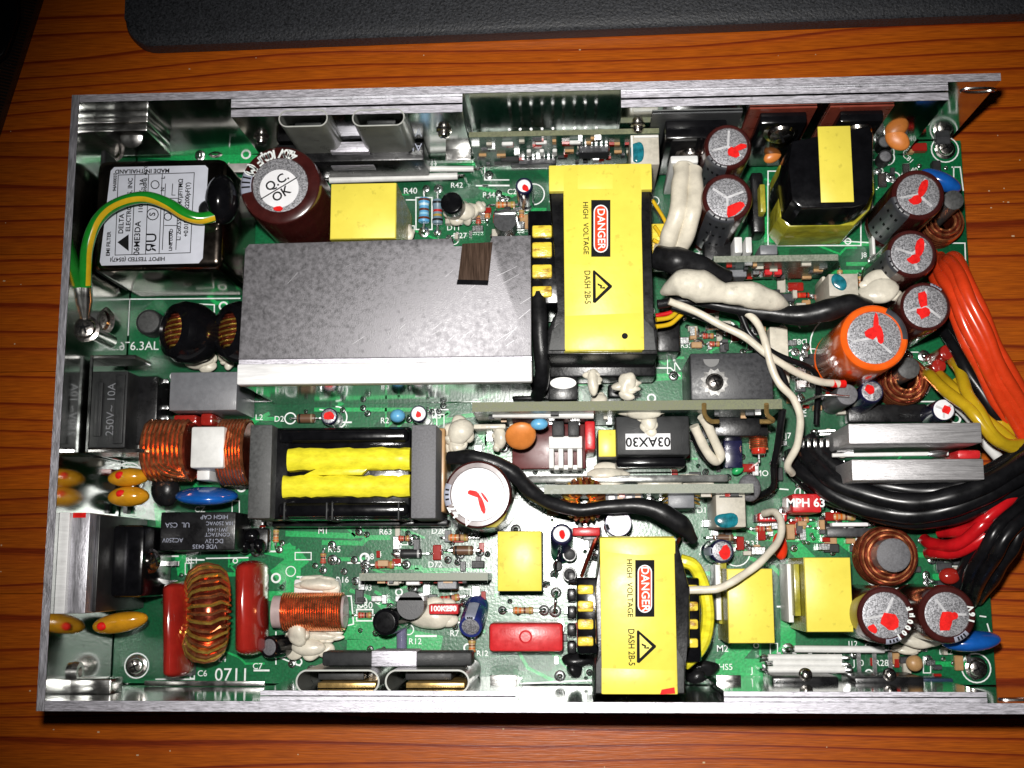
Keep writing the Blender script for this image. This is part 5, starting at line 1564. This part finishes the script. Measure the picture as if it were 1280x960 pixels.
MB().blob((0, 0, 0), 0.17, 0.3, 0.05, jit=0.2, seed=4).build('teal_paint', TEAL, o, loc=U(797, 190, 2.7))
MB().box(X0 + 0.02, Y0 + 0.05, 2.702, X0 + 0.06, Y1 - 0.05, 2.75).build('ridge', WHITE, o)
MB().box(X0 + 0.1, Y1 - 0.1, 2.702, X1 - 0.02, Y1 - 0.05, 2.75).build('ridge', WHITE, o)
dboard('riser_board', 590, 978, 507, 3.3, 12, DBED, 'long upright riser board with a thick olive edge across the middle', smd=24, seed=4)
dboard('riser_board', 680, 942, 611, 2.6, 11, DBGR, 'upright riser board with a sparkling pale edge, above the purple capacitor', smd=20, seed=6)
dboard('small_board', 449, 610, 721, 1.7, 9, DBGR, 'short upright board near the blue capacitor', chips=((0.67, 1.0, 0.5, 0.55, 0.22, GREYB), (0.4, 1.1, 0.35, 0.4, 0.12, WHITE), (0.25, 1.3, 0.3, 0.2, 0.12, CERB)), smd=22, seed=8)
dboard('small_board', 892, 1048, 323, 2.2, 8, DBGR, 'short upright board under the black cored transformer', chips=((0.22, 1.2, 0.5, 0.5, 0.2, GREYB), (0.48, 1.3, 0.2, 0.25, 0.15, REDC), (0.56, 1.3, 0.2, 0.25, 0.15, REDC), (0.38, 1.3, 0.2, 0.25, 0.15, TIN)), smd=24, seed=9)
for x0, y0, x1, y1 in ((918, 296, 928, 316), (932, 296, 940, 316), (950, 306, 972, 318)):
    boxpart('connector_strip', x0, y0, x1, y1, 1.8, WHITE if x0 < 945 else GREYB)
for x0, y0, x1, y1, z in ((1028, 345, 1033, 378, 1.0, ), (963, 408, 986, 480, 0.7)):
    boxpart('glued_strip', x0, y0, x1, y1, z, GLUE, bev=0.04)
# parts hanging on riser boards
zt = 2.6
X0, Y0, X1, Y1 = rect(770, 520, 862, 569, zt)
tg = MB().box(X0, Y0, 0.5, X1, Y1, zt, 0.05).build('pulse_transformer', BLACKM, ps, 'black block with a white tag in front of the riser board')
MB().box(X0 + 0.003, Y0 - 0.25, 0.5, X1 - 0.05, Y0 - 0.002, zt - 0.5, 0.08).build('skirt', BLACKG, tg)
X0, Y0, X1, Y1 = rect(782, 542, 838, 562, zt)
MB().box(X0, Y0, zt + 0.001, X1, Y1, zt + 0.01).build('tag', PAPERW, tg)
text('03AX30', (X0 + X1) / 2, (Y0 + Y1) / 2, zt + 0.015, 0.33, INK, tg, PI, bold=0.006)
# white comb
zt = 1.9
cmx = rect(686, 545, 728, 585, zt)
cm = MB().box(cmx[0], cmx[3] - 0.32, 0.4, cmx[2], cmx[3], zt, 0.03).build('plastic_comb', WHITE, ps, 'white slotted plastic piece beside the orange disc')
for k in range(4):
    xx = cmx[0] + (cmx[2] - cmx[0]) * (k / 3) * 0.84
    MB().box(xx, cmx[1], 0.4, xx + 0.13, cmx[3] - 0.321, zt - 0.01, 0.02).build('tooth', WHITE, cm)
MB().box(cmx[0], cmx[1] + 0.0, 0.3, cmx[2], cmx[1] + 0.12, 1.4, 0.02).build('bar', WHITE, cm)
for x0, x1 in ((690, 705), (710, 724)):
    boxpart('power_transistor', x0, 526, x1, 545, 2.2, BLACKM)
boxpart('backing_strip', 640, 530, 732, 586, 0.9, mat('dark_red_board', (0.10, 0.012, 0.012), 0.35), 'dark red backing strip below the orange disc')
MB().tube([U(616, 517, 2.6), U(742, 518, 2.6)], 0.11, 10).build('white_rod', WHITE, ps, 'long white sleeve lying along the riser board')
boxpart('beige_spacer', 592, 530, 632, 536, 1.4, GLUE)
# copper toroid below riser board, chips
c = U(730, 617, 2.2)
toroid(Vector((c.x, c.y - 0.12, 1.7)), 0.36, 0.17, (0, -0.4, 1), 22, 0.045, [BRASS, COPPER], COPD, 'small golden copper ring coil under the sparkling riser board', squash=1.2)
o = boxpart('resistor_pack', 757, 618, 804, 636, 1.9, GREYB, 'grey component with brown squares under the riser board')
for k in range(4):
    X0, Y0, X1, Y1 = rect(761 + k * 11, 620, 768 + k * 11, 629, 1.9)
    MB().box(X0, Y0, 1.902, X1, Y1, 1.92).build('window', CTAN if k % 2 else BROWN, o)
o = boxpart('optocoupler', 835, 616, 868, 635, 1.9, GREYB, 'grey chip with bright legs under the riser board')
for px, sg in ((828, -1), (874, 1)):
    for k in range(3):
        p = U(px, 620 + k * 5, 1.6)
        MB().tube([p, U(px - sg * 6 + 0, 618 + k * 5, 1.8)], 0.03, 5).build('leg', BRASS, o)
o = boxpart('adjuster', 895, 616, 932, 659, 2.0, CERB, 'beige relay block with a dab of teal paint')
MB().blob((0, 0, 0), 0.28, 0.2, 0.05, jit=0.25, seed=4).build('teal_paint', TEAL, o, loc=U(909, 650, 2.0))
X0, Y0, X1, Y1 = rect(899, 620, 928, 622, 2.0)
MB().box(X0, Y0, 2.002, X1, Y1, 2.012).build('groove_line', BLACKM, o)
o = boxpart('adjuster', 1036, 342, 1073, 370, 1.8, CERB, 'beige trimmer block with teal paint behind the orange capacitor')
MB().blob((0, 0, 0), 0.19, 0.22, 0.05, jit=0.25, seed=6).build('teal_paint', TEAL, o, loc=U(1049, 353, 1.8))
disc(937, 610, 1.5, 28, 34, 20, FERRITEG, 0, 0, name='grey_disc', label='grey round disc at the end of the riser board')
# silver-white cream foil strip between boards
boxpart('foil_strip', 660, 594, 910, 603, 1.6, mat('foil', (0.55, 0.56, 0.54), 0.2, 0.8, var=0.3), 'bright foil strip between the two riser boards')
# MOSFET module
zt = 2.3
mm = boxpart('power_module', 863, 441, 966, 500, zt, CHIP, 'large flat grey-black power module with a star washer screw', bev=0.05)
c = U(893, 478, zt)
screw(c, (0, 0, 1), 0.2, mm)
pts = []
for i in range(24):
    t = 2 * PI * i / 24
    rr = 0.36 if i % 2 else 0.29
    pts.append((c.x + rr * math.cos(t), c.y + rr * math.sin(t)))
MB().prism(pts, zt + 0.001, zt + 0.04).build('star_washer', STEEL, mm)
MB().lathe([(0.2, 0), (0.2, 0.008), (0, 0.009)], n=20, a0=PI, a1=2 * PI).build('notch', mat('dull_notch', (0.15, 0.15, 0.15), 0.5), mm, loc=U(889, 449, zt) + Vector((0, 0, 0.002)))
c2 = U(893, 478, zt)
# U-shaped leads over riser edge
for px in (880, 958):
    pts = spline([U(px, 505, 3.4), U(px + 1, 518, 3.2), U(px + 8, 526, 3.0), U(px + 18 if px < 900 else px - 8, 527, 2.9)], 6)
    MB().tube(pts, 0.06, 8).build('jumper_lead', GOLD, ps)
boxpart('resistor_block', 893, 521, 960, 545, 1.8, BLACK, 'black block with copper leads below the riser board')
axial(948, 556, 24, 9, 90, 'glass', 'fuse_coil', z=1.0, label='dark red banded coil standing near the black cable')
helix_coil(Vector((*U(948, 553, 1.0).xy, 1.0)), (0, 1, 0), 0.34, 0.22, 0.03, 6, COPPER, ps, 'choke_winding')
boxpart('navy_block', 905, 548, 928, 585, 0.7, BLUES)
# jumper sleeves: two white tubes near the yellow box, four at lower right
def rod(x0, y0, x1, y1, z, r, m_=WHITE, name='jumper_sleeve', label=None):
    a_, b_ = U(x0, y0, z), U(x1, y1, z)
    o = MB().tube([a_, b_], r, 12).build(name, m_, ps, label)
    d_ = (b_ - a_).normalized()
    MB().tube(spline([Vector((a_.x, a_.y, 0.02)) - d_ * 0.2, a_ - d_ * 0.18, a_ + d_ * 0.02], 4), 0.04, 6).build('lead', TIN, o)
    MB().tube(spline([Vector((b_.x, b_.y, 0.02)) + d_ * 0.2, b_ + d_ * 0.18, b_ - d_ * 0.02], 4), 0.04, 6).build('lead', TIN, o)
    return o
rod(500, 211, 592, 211, 0.4, 0.08, label='upper white jumper sleeve above the yellow box')
rod(412, 225, 572, 220, 0.5, 0.10, label='lower white jumper sleeve above the yellow box')
for x0, y0, x1, y1 in ((993, 811, 1105, 812), (960, 822, 1052, 822), (966, 829, 1052, 830), (960, 837, 1056, 837)):
    rod(x0, y0, x1, y1, 0.5, 0.09)
rod(1058, 150 + 30, 1058, 200, 0.2, 0.04)
boxpart('divider', 1089, 246, 1093, 318, 0.4, WHITE)
# capacitor film leads C left of T: relay glue etc
boxpart('transistor_face', 494, 745, 530, 752, 1.2, PAPERW)
MB().lathe([(17 * S(1.2), -1.0), (17 * S(1.2), 0), (0, 0.0)], n=24).build('transistor', CHIP, ps, 'grey half round transistor in white glue beside Q2', loc=U(513, 757, 1.2))
MB().lathe([(15 * S(0.9), -0.7), (15 * S(0.9), 0), (0, 0.0)], n=24).build('transistor', CHIP, ps, 'grey transistor beside R49', loc=U(631, 275, 0.9))
boxpart('transistor_face', 617, 263, 646, 268, 0.95, TIN)
ecap(564, 253, 1.2, 15, 13, BLACKG, None, None, (), 'black drum coil under white glue beside the blue resistors', topmat=BLACKG, lean=(-0.1, 0), name='drum_coil')
rod(502, 785, 502, 812, 0.4, 0.14, VIOL, 'clear_sleeve', 'clear violet sleeve under the drum')
boxpart('black_box_part', 686, 472, 722, 500, 1.6, BLACK)
MB().lathe([(15 * S(1.62), 0), (15 * S(1.62), 0.03), (0, 0.03)], Matrix.Diagonal((1.1, 0.5, 1, 1)), n=24).build('white_cap', WHITE, ps, 'white oval cap on a black part under the main transformer', loc=U(704, 479, 1.62))
# 0711-side small capacitor behind capsules
boxpart('chip_bead', 232, 826, 240, 845, 0.4, FERRITEG)
# chips
o = boxpart('integrated_circuit', 1034, 660, 1092, 671, 0.5, CHIP, 'thin black chip edge beside the copper ring', bev=0.02)
boxpart('label_strip', 1040, 653, 1086, 658, 0.55, PAPERW)
boxpart('integrated_circuit', 1150, 848, 1192, 868, 0.9, mat('dark_blue_part', (0.02, 0.04, 0.08), 0.3), 'dark bluish part by the corner screw')
disc(1143, 829, 0.7, 20, 20, 16, CTAN, name='ceramic_disc', label='small tan disc beside R28')
disc(1187, 720, 0.7, 26, 20, 16, REDD, name='ceramic_disc', label='small dark red disc by the black cables')
# black low parts under the hood and around
for x0, y0, x1, y1, z in ((640, 470, 690, 500, 0.8), (760, 480, 780, 497, 0.7), (810, 395, 850, 440, 1.2), (985, 560, 1030, 590, 0.7), (1060, 505, 1160, 528, 0.5), (880, 300, 915, 330, 1.1), (940, 215, 955, 290, 0.9), (1040, 590, 1200, 610, 0.5), (300, 660, 335, 690, 0.4), (838, 330, 870, 350, 1.5)):
    boxpart('dark_component', x0, y0, x1, y1, z, BLACK, bev=0.06)
boxpart('gold_part', 950, 230, 957, 265, 1.3, YELD)

# scattered small surface parts on the open areas
rn = random.Random(21)
sp_m = [TIN, CHIP, CTAN, REDD, BLACKM, CERB, SOLDER]
protos = []
for m_ in sp_m:
    protos.append(MB().box(-0.14, -0.08, 0, 0.14, 0.08, 0.11, 0.015, 1).build('surface_part', m_, board, loc=U(rn.uniform(860, 1080), rn.uniform(420, 560)) + Vector((0, 0, 0.02))))
areas = ((560, 258, 660, 300, 26), (860, 325, 1040, 400, 40), (850, 405, 960, 438, 20), (590, 175, 690, 205, 10), (985, 430, 1080, 520, 24), (980, 640, 1090, 690, 16), (880, 640, 990, 700, 20), (470, 660, 610, 712, 14), (450, 728, 610, 750, 10), (680, 640, 750, 700, 10), (1080, 790, 1210, 850, 14), (1140, 640, 1220, 730, 18), (840, 520, 980, 600, 24), (590, 520, 680, 600, 14), (1090, 150, 1180, 240, 12), (140, 560, 200, 640, 6), (690, 700, 740, 830, 10))
for x0, y0, x1, y1, n in areas:
    for i in range(n):
        c = rn.choice(protos).copy()
        sc.collection.objects.link(c)
        p = U(rn.uniform(x0, x1), rn.uniform(y0, y1))
        c.location = (p.x, p.y, 0.02)
        c.rotation_euler = (0, 0, rn.choice((0, PI / 2)))
        s_ = rn.uniform(0.6, 1.5)
        c.scale = (s_, s_, rn.uniform(0.8, 2.5))

rq = random.Random(77)
for i in range(22):
    x_, y_ = rq.uniform(1010, 1062), rq.uniform(538, 600)
    MB().blob((0, 0, 0), rq.uniform(0.05, 0.13), rq.uniform(0.05, 0.12), 0.08, jit=0.12, seed=i).build('solder_blob', SOLDER if i % 3 else GLUE, ps, loc=U(x_, y_, rq.uniform(0.1, 1.0)))
for i in range(9):
    x_, y_ = rq.uniform(1012, 1040), rq.uniform(540, 598)
    MB().tube([U(x_, y_, 0.2), U(x_ + 10, y_ - 2, 1.0), U(x_ + 30, y_ - 3, 1.1)], 0.035, 6).build('pin', TIN, ps)
for k in range(9):
    q_ = U(640 + k * 13, 160, 1.0)
    MB().tube([(q_.x, U(700, 162, 2.6).y + 0.11, 0.9), (q_.x, U(700, 162, 2.6).y + 0.14, 1.3), (q_.x, U(700, 162, 2.6).y + 0.14, 2.1), (q_.x, U(700, 162, 2.6).y + 0.11, 2.4)], 0.04, 6).build('pin', TIN, ps)
# ---- twin aluminium bars
zt = 3.2
for x0, y0, x1, y1, lab in ((1061, 529, 1227, 554, 'upper brushed aluminium heatsink bar of the twin pair'), (1065, 574, 1230, 600, 'lower brushed aluminium heatsink bar of the twin pair')):
    X0, Y0, X1, Y1 = rect(x0, y0, x1, y1, zt)
    o = MB().box(X0, Y0, 0.1, X1, Y1, zt, 0.02).build('heatsink_bar', mat('bar_aluminium', (0.50, 0.49, 0.50), 0.45, 0.7, var=0.15, scale=8, bump=0.35, bscale=24, stretch=(0.15, 4, 1)), ps, lab)
    for k in range(5):
        xx = X0 - 0.12 - 0.16 * k
        MB().box(xx - 0.04, Y0 + 0.1, 0.4, xx + 0.04, Y1 - 0.15, 1.4, 0.01).build('fin', STEEL, o)
MB().tube([U(1040, 569, 2.2), U(1100, 568, 2.2), U(1185, 567, 2.2)], 0.05, 8).build('white_lead', WHITE, ps, 'thin white lead running between the twin bars')
disc(1172, 567, 2.2, 28, 9, 8, TIN, 3, name='solder_tip')
disc(1135, 619, 0.5, 8, 6, 5, SOLDER, name='solder_tip')

# ---- wires
def wire(name, pts, r, m_, label=None, k=12, n=16):
    pts = spline([U(*p_) for p_ in pts], k)
    rr = r
    if isinstance(r, (list, tuple)):
        rr = []
        for i in range(len(pts)):
            t = i / (len(pts) - 1) * (len(r) - 1)
            j = min(int(t), len(r) - 2)
            rr.append(r[j] + (r[j + 1] - r[j]) * (t - j))
    rw_ = random.Random(len(pts) + int(pts[0].x * 100))
    p1_, p2_ = rw_.uniform(0, 6), rw_.uniform(0, 6)
    rl = rr if isinstance(rr, list) else [rr] * len(pts)
    amp = 0.02 if n > 14 and max(rl) > 0.12 else 0.008
    pts = [Vector(p_) + Vector((amp * math.sin(i * 0.35 + p1_), amp * math.cos(i * 0.27 + p2_), amp * math.sin(i * 0.21 + p2_))) for i, p_ in enumerate(pts)]
    rl = [q_ * (1 + 0.035 * math.sin(i * 0.5 + p2_)) for i, q_ in enumerate(rl)]
    return MB().tube(pts, rl, n).build(name, m_, ps, label)
# cream tubing pair
wire('cream_tubing', ((852, 208, 2.6), (851, 235, 2.9), (846, 268, 3.0), (836, 300, 2.7), (828, 312, 2.2)), 0.23, SLEEVE, 'cream tubing nearer the transformer, beside a round capacitor')
wire('cream_tubing', ((868, 212, 2.6), (868, 240, 2.9), (864, 275, 3.0), (850, 308, 2.5), (838, 318, 2.0)), 0.22, SLEEVE, 'cream tubing nearer the round capacitors')
boxpart('cream_clamp', 838, 194, 873, 204, 2.6, WHITE, bev=0.05)
# black and cream twisted leads from T1
wire('black_tubing', ((820, 322, 2.8), (845, 326, 3.0), (875, 334, 2.9), (910, 348, 2.6)), (0.30, 0.36, 0.3, 0.2), SHRINK, 'thick black sleeve leaving the main transformer', n=14)
wire('cream_wrap', ((828, 366, 2.7), (850, 355, 3.1), (875, 358, 3.2), (905, 366, 3.1), (935, 368, 3.0), (965, 376, 2.8), (988, 386, 2.4)), (0.08, 0.34, 0.42, 0.25, 0.34, 0.27, 0.04), GLUE, 'cream wrapped lead twisting over the black cable', n=14)
wire('black_cable', ((822, 380, 2.4), (860, 376, 2.4), (905, 383, 2.5), (950, 390, 2.5), (1000, 394, 2.6), (1035, 388, 2.7), (1062, 380, 2.7), (1085, 385, 2.4)), (0.12, 0.12, 0.13, 0.2, 0.26, 0.28, 0.26, 0.2), SHRINK, 'thick black cable running from the transformer to the orange capacitor', n=14)
wire('white_wire', ((836, 376, 2.8), (870, 390, 2.7), (905, 408, 2.7), (935, 424, 2.7), (965, 447, 2.6), (995, 465, 2.4), (1025, 477, 2.2), (1048, 480, 2.0)), 0.095, SLEEVE, 'white wire crossing the board with a red tip')
wire('white_wire', ((922, 384, 2.4), (942, 398, 2.6), (956, 425, 2.7), (963, 455, 2.7), (975, 480, 2.7), (993, 500, 2.6), (1000, 525, 2.5), (997, 555, 2.3), (985, 580, 2.0), (990, 592, 1.6)), 0.095, SLEEVE, 'white wire curling down past the end of the riser board')
wire('red_tip', ((1040, 479, 2.06), (1056, 480, 1.95)), 0.10, REDP)
wire('black_wire', ((840, 384, 2.6), (880, 398, 2.5), (925, 415, 2.4), (950, 440, 2.3), (975, 462, 2.2), (985, 490, 2.0)), 0.08, BWIRE)
wire('black_wire', ((925, 392, 2.3), (940, 420, 2.3), (965, 440, 2.2), (1000, 455, 2.0), (1020, 468, 1.5), (1022, 500, 1.0), (1020, 530, 0.8)), 0.08, BWIRE)
wire('black_wire', ((978, 512, 2.8), (974, 545, 2.5), (968, 580, 2.0), (965, 610, 1.4), (940, 625, 0.8)), 0.09, BWIRE, 'thin black wire dropping past the end of both riser boards')
wire('white_wire', ((862, 738, 2.9), (885, 737, 2.9), (905, 733, 2.9), (930, 718, 2.8), (955, 698, 2.6), (972, 678, 2.3), (977, 655, 2.0), (968, 640, 1.6), (955, 642, 1.2)), 0.095, SLEEVE, 'white wire looping from the lower transformer over the yellow box')
wire('white_wire', ((868, 532, 2.4), (878, 555, 2.2), (890, 573, 2.0), (897, 576, 1.9), (900, 566, 2.0), (888, 540, 2.3), (878, 520, 2.6)), 0.12, SLEEVE, 'folded white wire loop below the riser board')
wire('black_wire', ((866, 540, 2.0), (878, 565, 1.6), (892, 580, 1.2)), 0.1, BWIRE)
wire('yellow_wire', ((820, 400, 2.4), (838, 396, 2.3), (850, 386, 2.2)), 0.06, YELWI)
wire('yellow_wire', ((820, 408, 2.3), (840, 404, 2.2), (852, 392, 2.1)), 0.06, YELWI)
wire('red_wire', ((820, 395, 2.2), (840, 390, 2.2)), 0.06, RWIRE)
for q_ in (((815, 250, 2.4), (825, 265, 2.2), (838, 290, 2.0)), ((818, 282, 2.5), (826, 295, 2.4), (838, 315, 2.2)), ((816, 300, 2.5), (830, 306, 2.4), (840, 316, 2.0))):
    wire('yellow_wire', q_, 0.05, YELWI)
# thick black cable around the capacitor with the glare-white top
wire('black_cable', ((562, 572, 2.6), (590, 572, 2.9), (622, 580, 2.9), (645, 595, 2.8), (665, 615, 2.6), (690, 630, 2.4), (725, 637, 2.3), (760, 634, 2.3), (795, 632, 2.3), (825, 640, 2.3), (850, 655, 2.2), (868, 676, 1.9)), (0.17, 0.19, 0.19, 0.2, 0.19, 0.17, 0.16, 0.17, 0.2, 0.24, 0.25, 0.12), SHRINK, 'thick black sleeved cable curving under the sparkling riser board', n=14)
wire('black_cable', ((672, 350, 2.4), (674, 390, 2.6), (676, 430, 2.6), (678, 470, 2.2), (672, 495, 1.2)), 0.2, SHRINK, 'black cable between the hood and the main transformer', n=14)
# orange bundle
orange = []
for k, (dx, dy, dz) in enumerate(((0, 0, 0), (6, -5, 0.1), (-8, 7, -0.1), (12, -9, -0.25), (3, 3, -0.35), (-13, 13, -0.4))):
    orange.append(((1174 + dx * 0.7, 324 - dy * 0.5, 0.8), (1182 + dx, 332 + dy, 2.0 + dz), (1198 + dx, 360 + dy, 2.8 + dz), (1222 + dx, 412 + dy + k, 2.9 + dz), (1250 + dx, 472 + dy, 2.6 + dz), (1282 + dx, 530 + dy, 2.0 + dz), (1315 + dx, 590 + dy, 1.4 + dz)))
for p_ in orange:
    wire('orange_wire', p_, 0.16, OWIRE, 'red-orange wire of the bundle leaving at the open end')
bl1 = [((1185, 395, 1.2), (1200, 420, 1.9), (1225, 460, 2.2), (1250, 500, 2.0), (1295, 560, 1.2)), ((1180, 410, 1.0), (1196, 440, 1.6), (1220, 480, 1.9), (1246, 520, 1.8), (1290, 575, 1.0)), ((1190, 405, 0.8), (1210, 440, 1.4), (1238, 486, 1.6), (1275, 535, 1.4), (1310, 570, 1.0))]
for p_ in bl1:
    wire('black_wire', p_, 0.16, BWIRE, 'black wire between the orange and mustard bundles')
yw = [((1158, 465, 0.6), (1166, 474, 1.4), (1195, 498, 2.2), (1222, 522, 2.6), (1245, 550, 2.5), (1285, 568, 2.0), (1320, 575, 1.4)),
      ((1190, 448, 0.6), (1198, 462, 1.6), (1212, 495, 2.3), (1232, 528, 2.6), (1255, 555, 2.4), (1290, 556, 2.0), (1330, 560, 1.4)),
      ((1172, 468, 0.6), (1186, 480, 1.4), (1212, 505, 1.9), (1240, 530, 2.1), (1270, 556, 2.0), (1310, 566, 1.5)),
      ((1196, 478, 0.8), (1222, 500, 1.4), (1250, 530, 1.8), (1290, 548, 1.6))]
for p_ in yw:
    wire('mustard_wire', p_, 0.15, YWIRE, 'mustard yellow wire of the bundle above the twin bars')
wire('white_strap', ((1192, 500, 0.9), (1212, 522, 1.0), (1232, 552, 1.0), (1250, 575, 1.2), (1268, 588, 1.4)), 0.14, WHITE, 'white strap end under the mustard wires')
# large black bundle
bb = [((1000, 560, 1.0), (1018, 580, 1.5), (1050, 606, 1.9), (1100, 622, 2.2), (1150, 628, 2.4), (1200, 618, 2.6), (1245, 598, 2.6), (1300, 565, 2.4)),
      ((990, 575, 0.9), (1015, 598, 1.4), (1055, 625, 1.8), (1110, 640, 2.0), (1160, 642, 2.2), (1210, 628, 2.4), (1255, 606, 2.4), (1300, 582, 2.2)),
      ((1010, 548, 0.8), (1030, 572, 1.1), (1070, 598, 1.4), (1120, 610, 1.7), (1170, 613, 2.0), (1220, 600, 2.2), (1290, 560, 2.2)),
      ((996, 590, 0.7), (1030, 616, 1.1), (1075, 634, 1.5), (1125, 648, 1.7), (1175, 648, 1.9), (1225, 632, 2.0), (1300, 600, 1.8)),
      ((1005, 570, 0.5), (1050, 602, 0.9), (1110, 626, 1.3), (1170, 630, 1.6), (1230, 612, 1.8), (1300, 580, 1.6))]
for p_ in bb:
    wire('black_wire', p_, 0.24, BWIRE, 'heavy black wire of the thick bundle sweeping past the twin bars', n=12)
rw = [((1156, 674, 0.3), (1170, 682, 0.9), (1200, 678, 1.6), (1230, 655, 2.0), (1260, 628, 1.8), (1300, 600, 1.4)), ((1160, 692, 0.3), (1175, 690, 0.9), (1205, 688, 1.5), (1236, 664, 1.8), (1270, 636, 1.6), (1310, 600, 1.2)),
      ((1185, 655, 0.6), (1205, 652, 1.2), (1232, 640, 1.8), (1262, 620, 1.8), (1300, 596, 1.4)), ((1175, 664, 0.6), (1205, 664, 1.4), (1232, 648, 2.0), (1262, 624, 2.0), (1300, 590, 1.4)), ((1200, 672, 0.8), (1225, 668, 1.5), (1255, 645, 1.7), (1300, 612, 1.2))]
for p_ in rw:
    wire('red_wire', p_, 0.16, RWIRE, 'red wire of the bundle near the copper ring')
bw2 = [((1205, 745, 0.5), (1214, 720, 1.6), (1232, 685, 2.4), (1252, 655, 2.6), (1300, 615, 2.2)), ((1212, 752, 0.5), (1228, 722, 1.8), (1246, 690, 2.6), (1266, 660, 2.8), (1310, 625, 2.4)), ((1222, 748, 0.5), (1242, 722, 1.6), (1262, 690, 2.2), (1278, 660, 2.4), (1320, 630, 2.0)),
       ((1216, 740, 0.3), (1232, 705, 1.4), (1256, 672, 2.0), (1300, 640, 1.6)), ((1195, 738, 0.3), (1208, 705, 1.0), (1226, 678, 1.6), (1250, 648, 2.0), (1300, 600, 1.8))]
for p_ in bw2:
    wire('black_wire', p_, 0.17, BWIRE, 'black wire of the bundle rising beside the red wires')
# small bare leads everywhere
for p_ in (((708, 702, 0.1), (696, 700, 0.5), (694, 722, 0.1)), ((695, 741, 0.1), (694, 752, 0.4), (694, 764, 0.1)), ((1000, 505, 1.5), (1030, 494, 1.9), (1062, 496, 1.95)), ((1212, 738, 0.6), (1222, 728, 0.9)), ((1010, 470, 0.2), (1020, 480, 0.8), (1040, 490, 0.2))):
    wire('bare_lead', p_, 0.035, TIN)

# ---- lettering becomes real mesh outlines
bpy.context.view_layer.update()
dg = bpy.context.evaluated_depsgraph_get()
fonts = [o for o in sc.objects if o.type == 'FONT']
made = []
for o in fonts:
    me = bpy.data.meshes.new_from_object(o.evaluated_get(dg))
    me.name = o.name
    made.append((o.name, me, o.parent, o.location.copy(), o.rotation_euler.copy(), o.scale.copy()))
for o in fonts:
    bpy.data.objects.remove(o, do_unlink=True)
for nm, me, par, lo, ro, sl in made:
    o = bpy.data.objects.new(nm, me)
    sc.collection.objects.link(o)
    o.parent = par
    o.location, o.rotation_euler, o.scale = lo, ro, sl
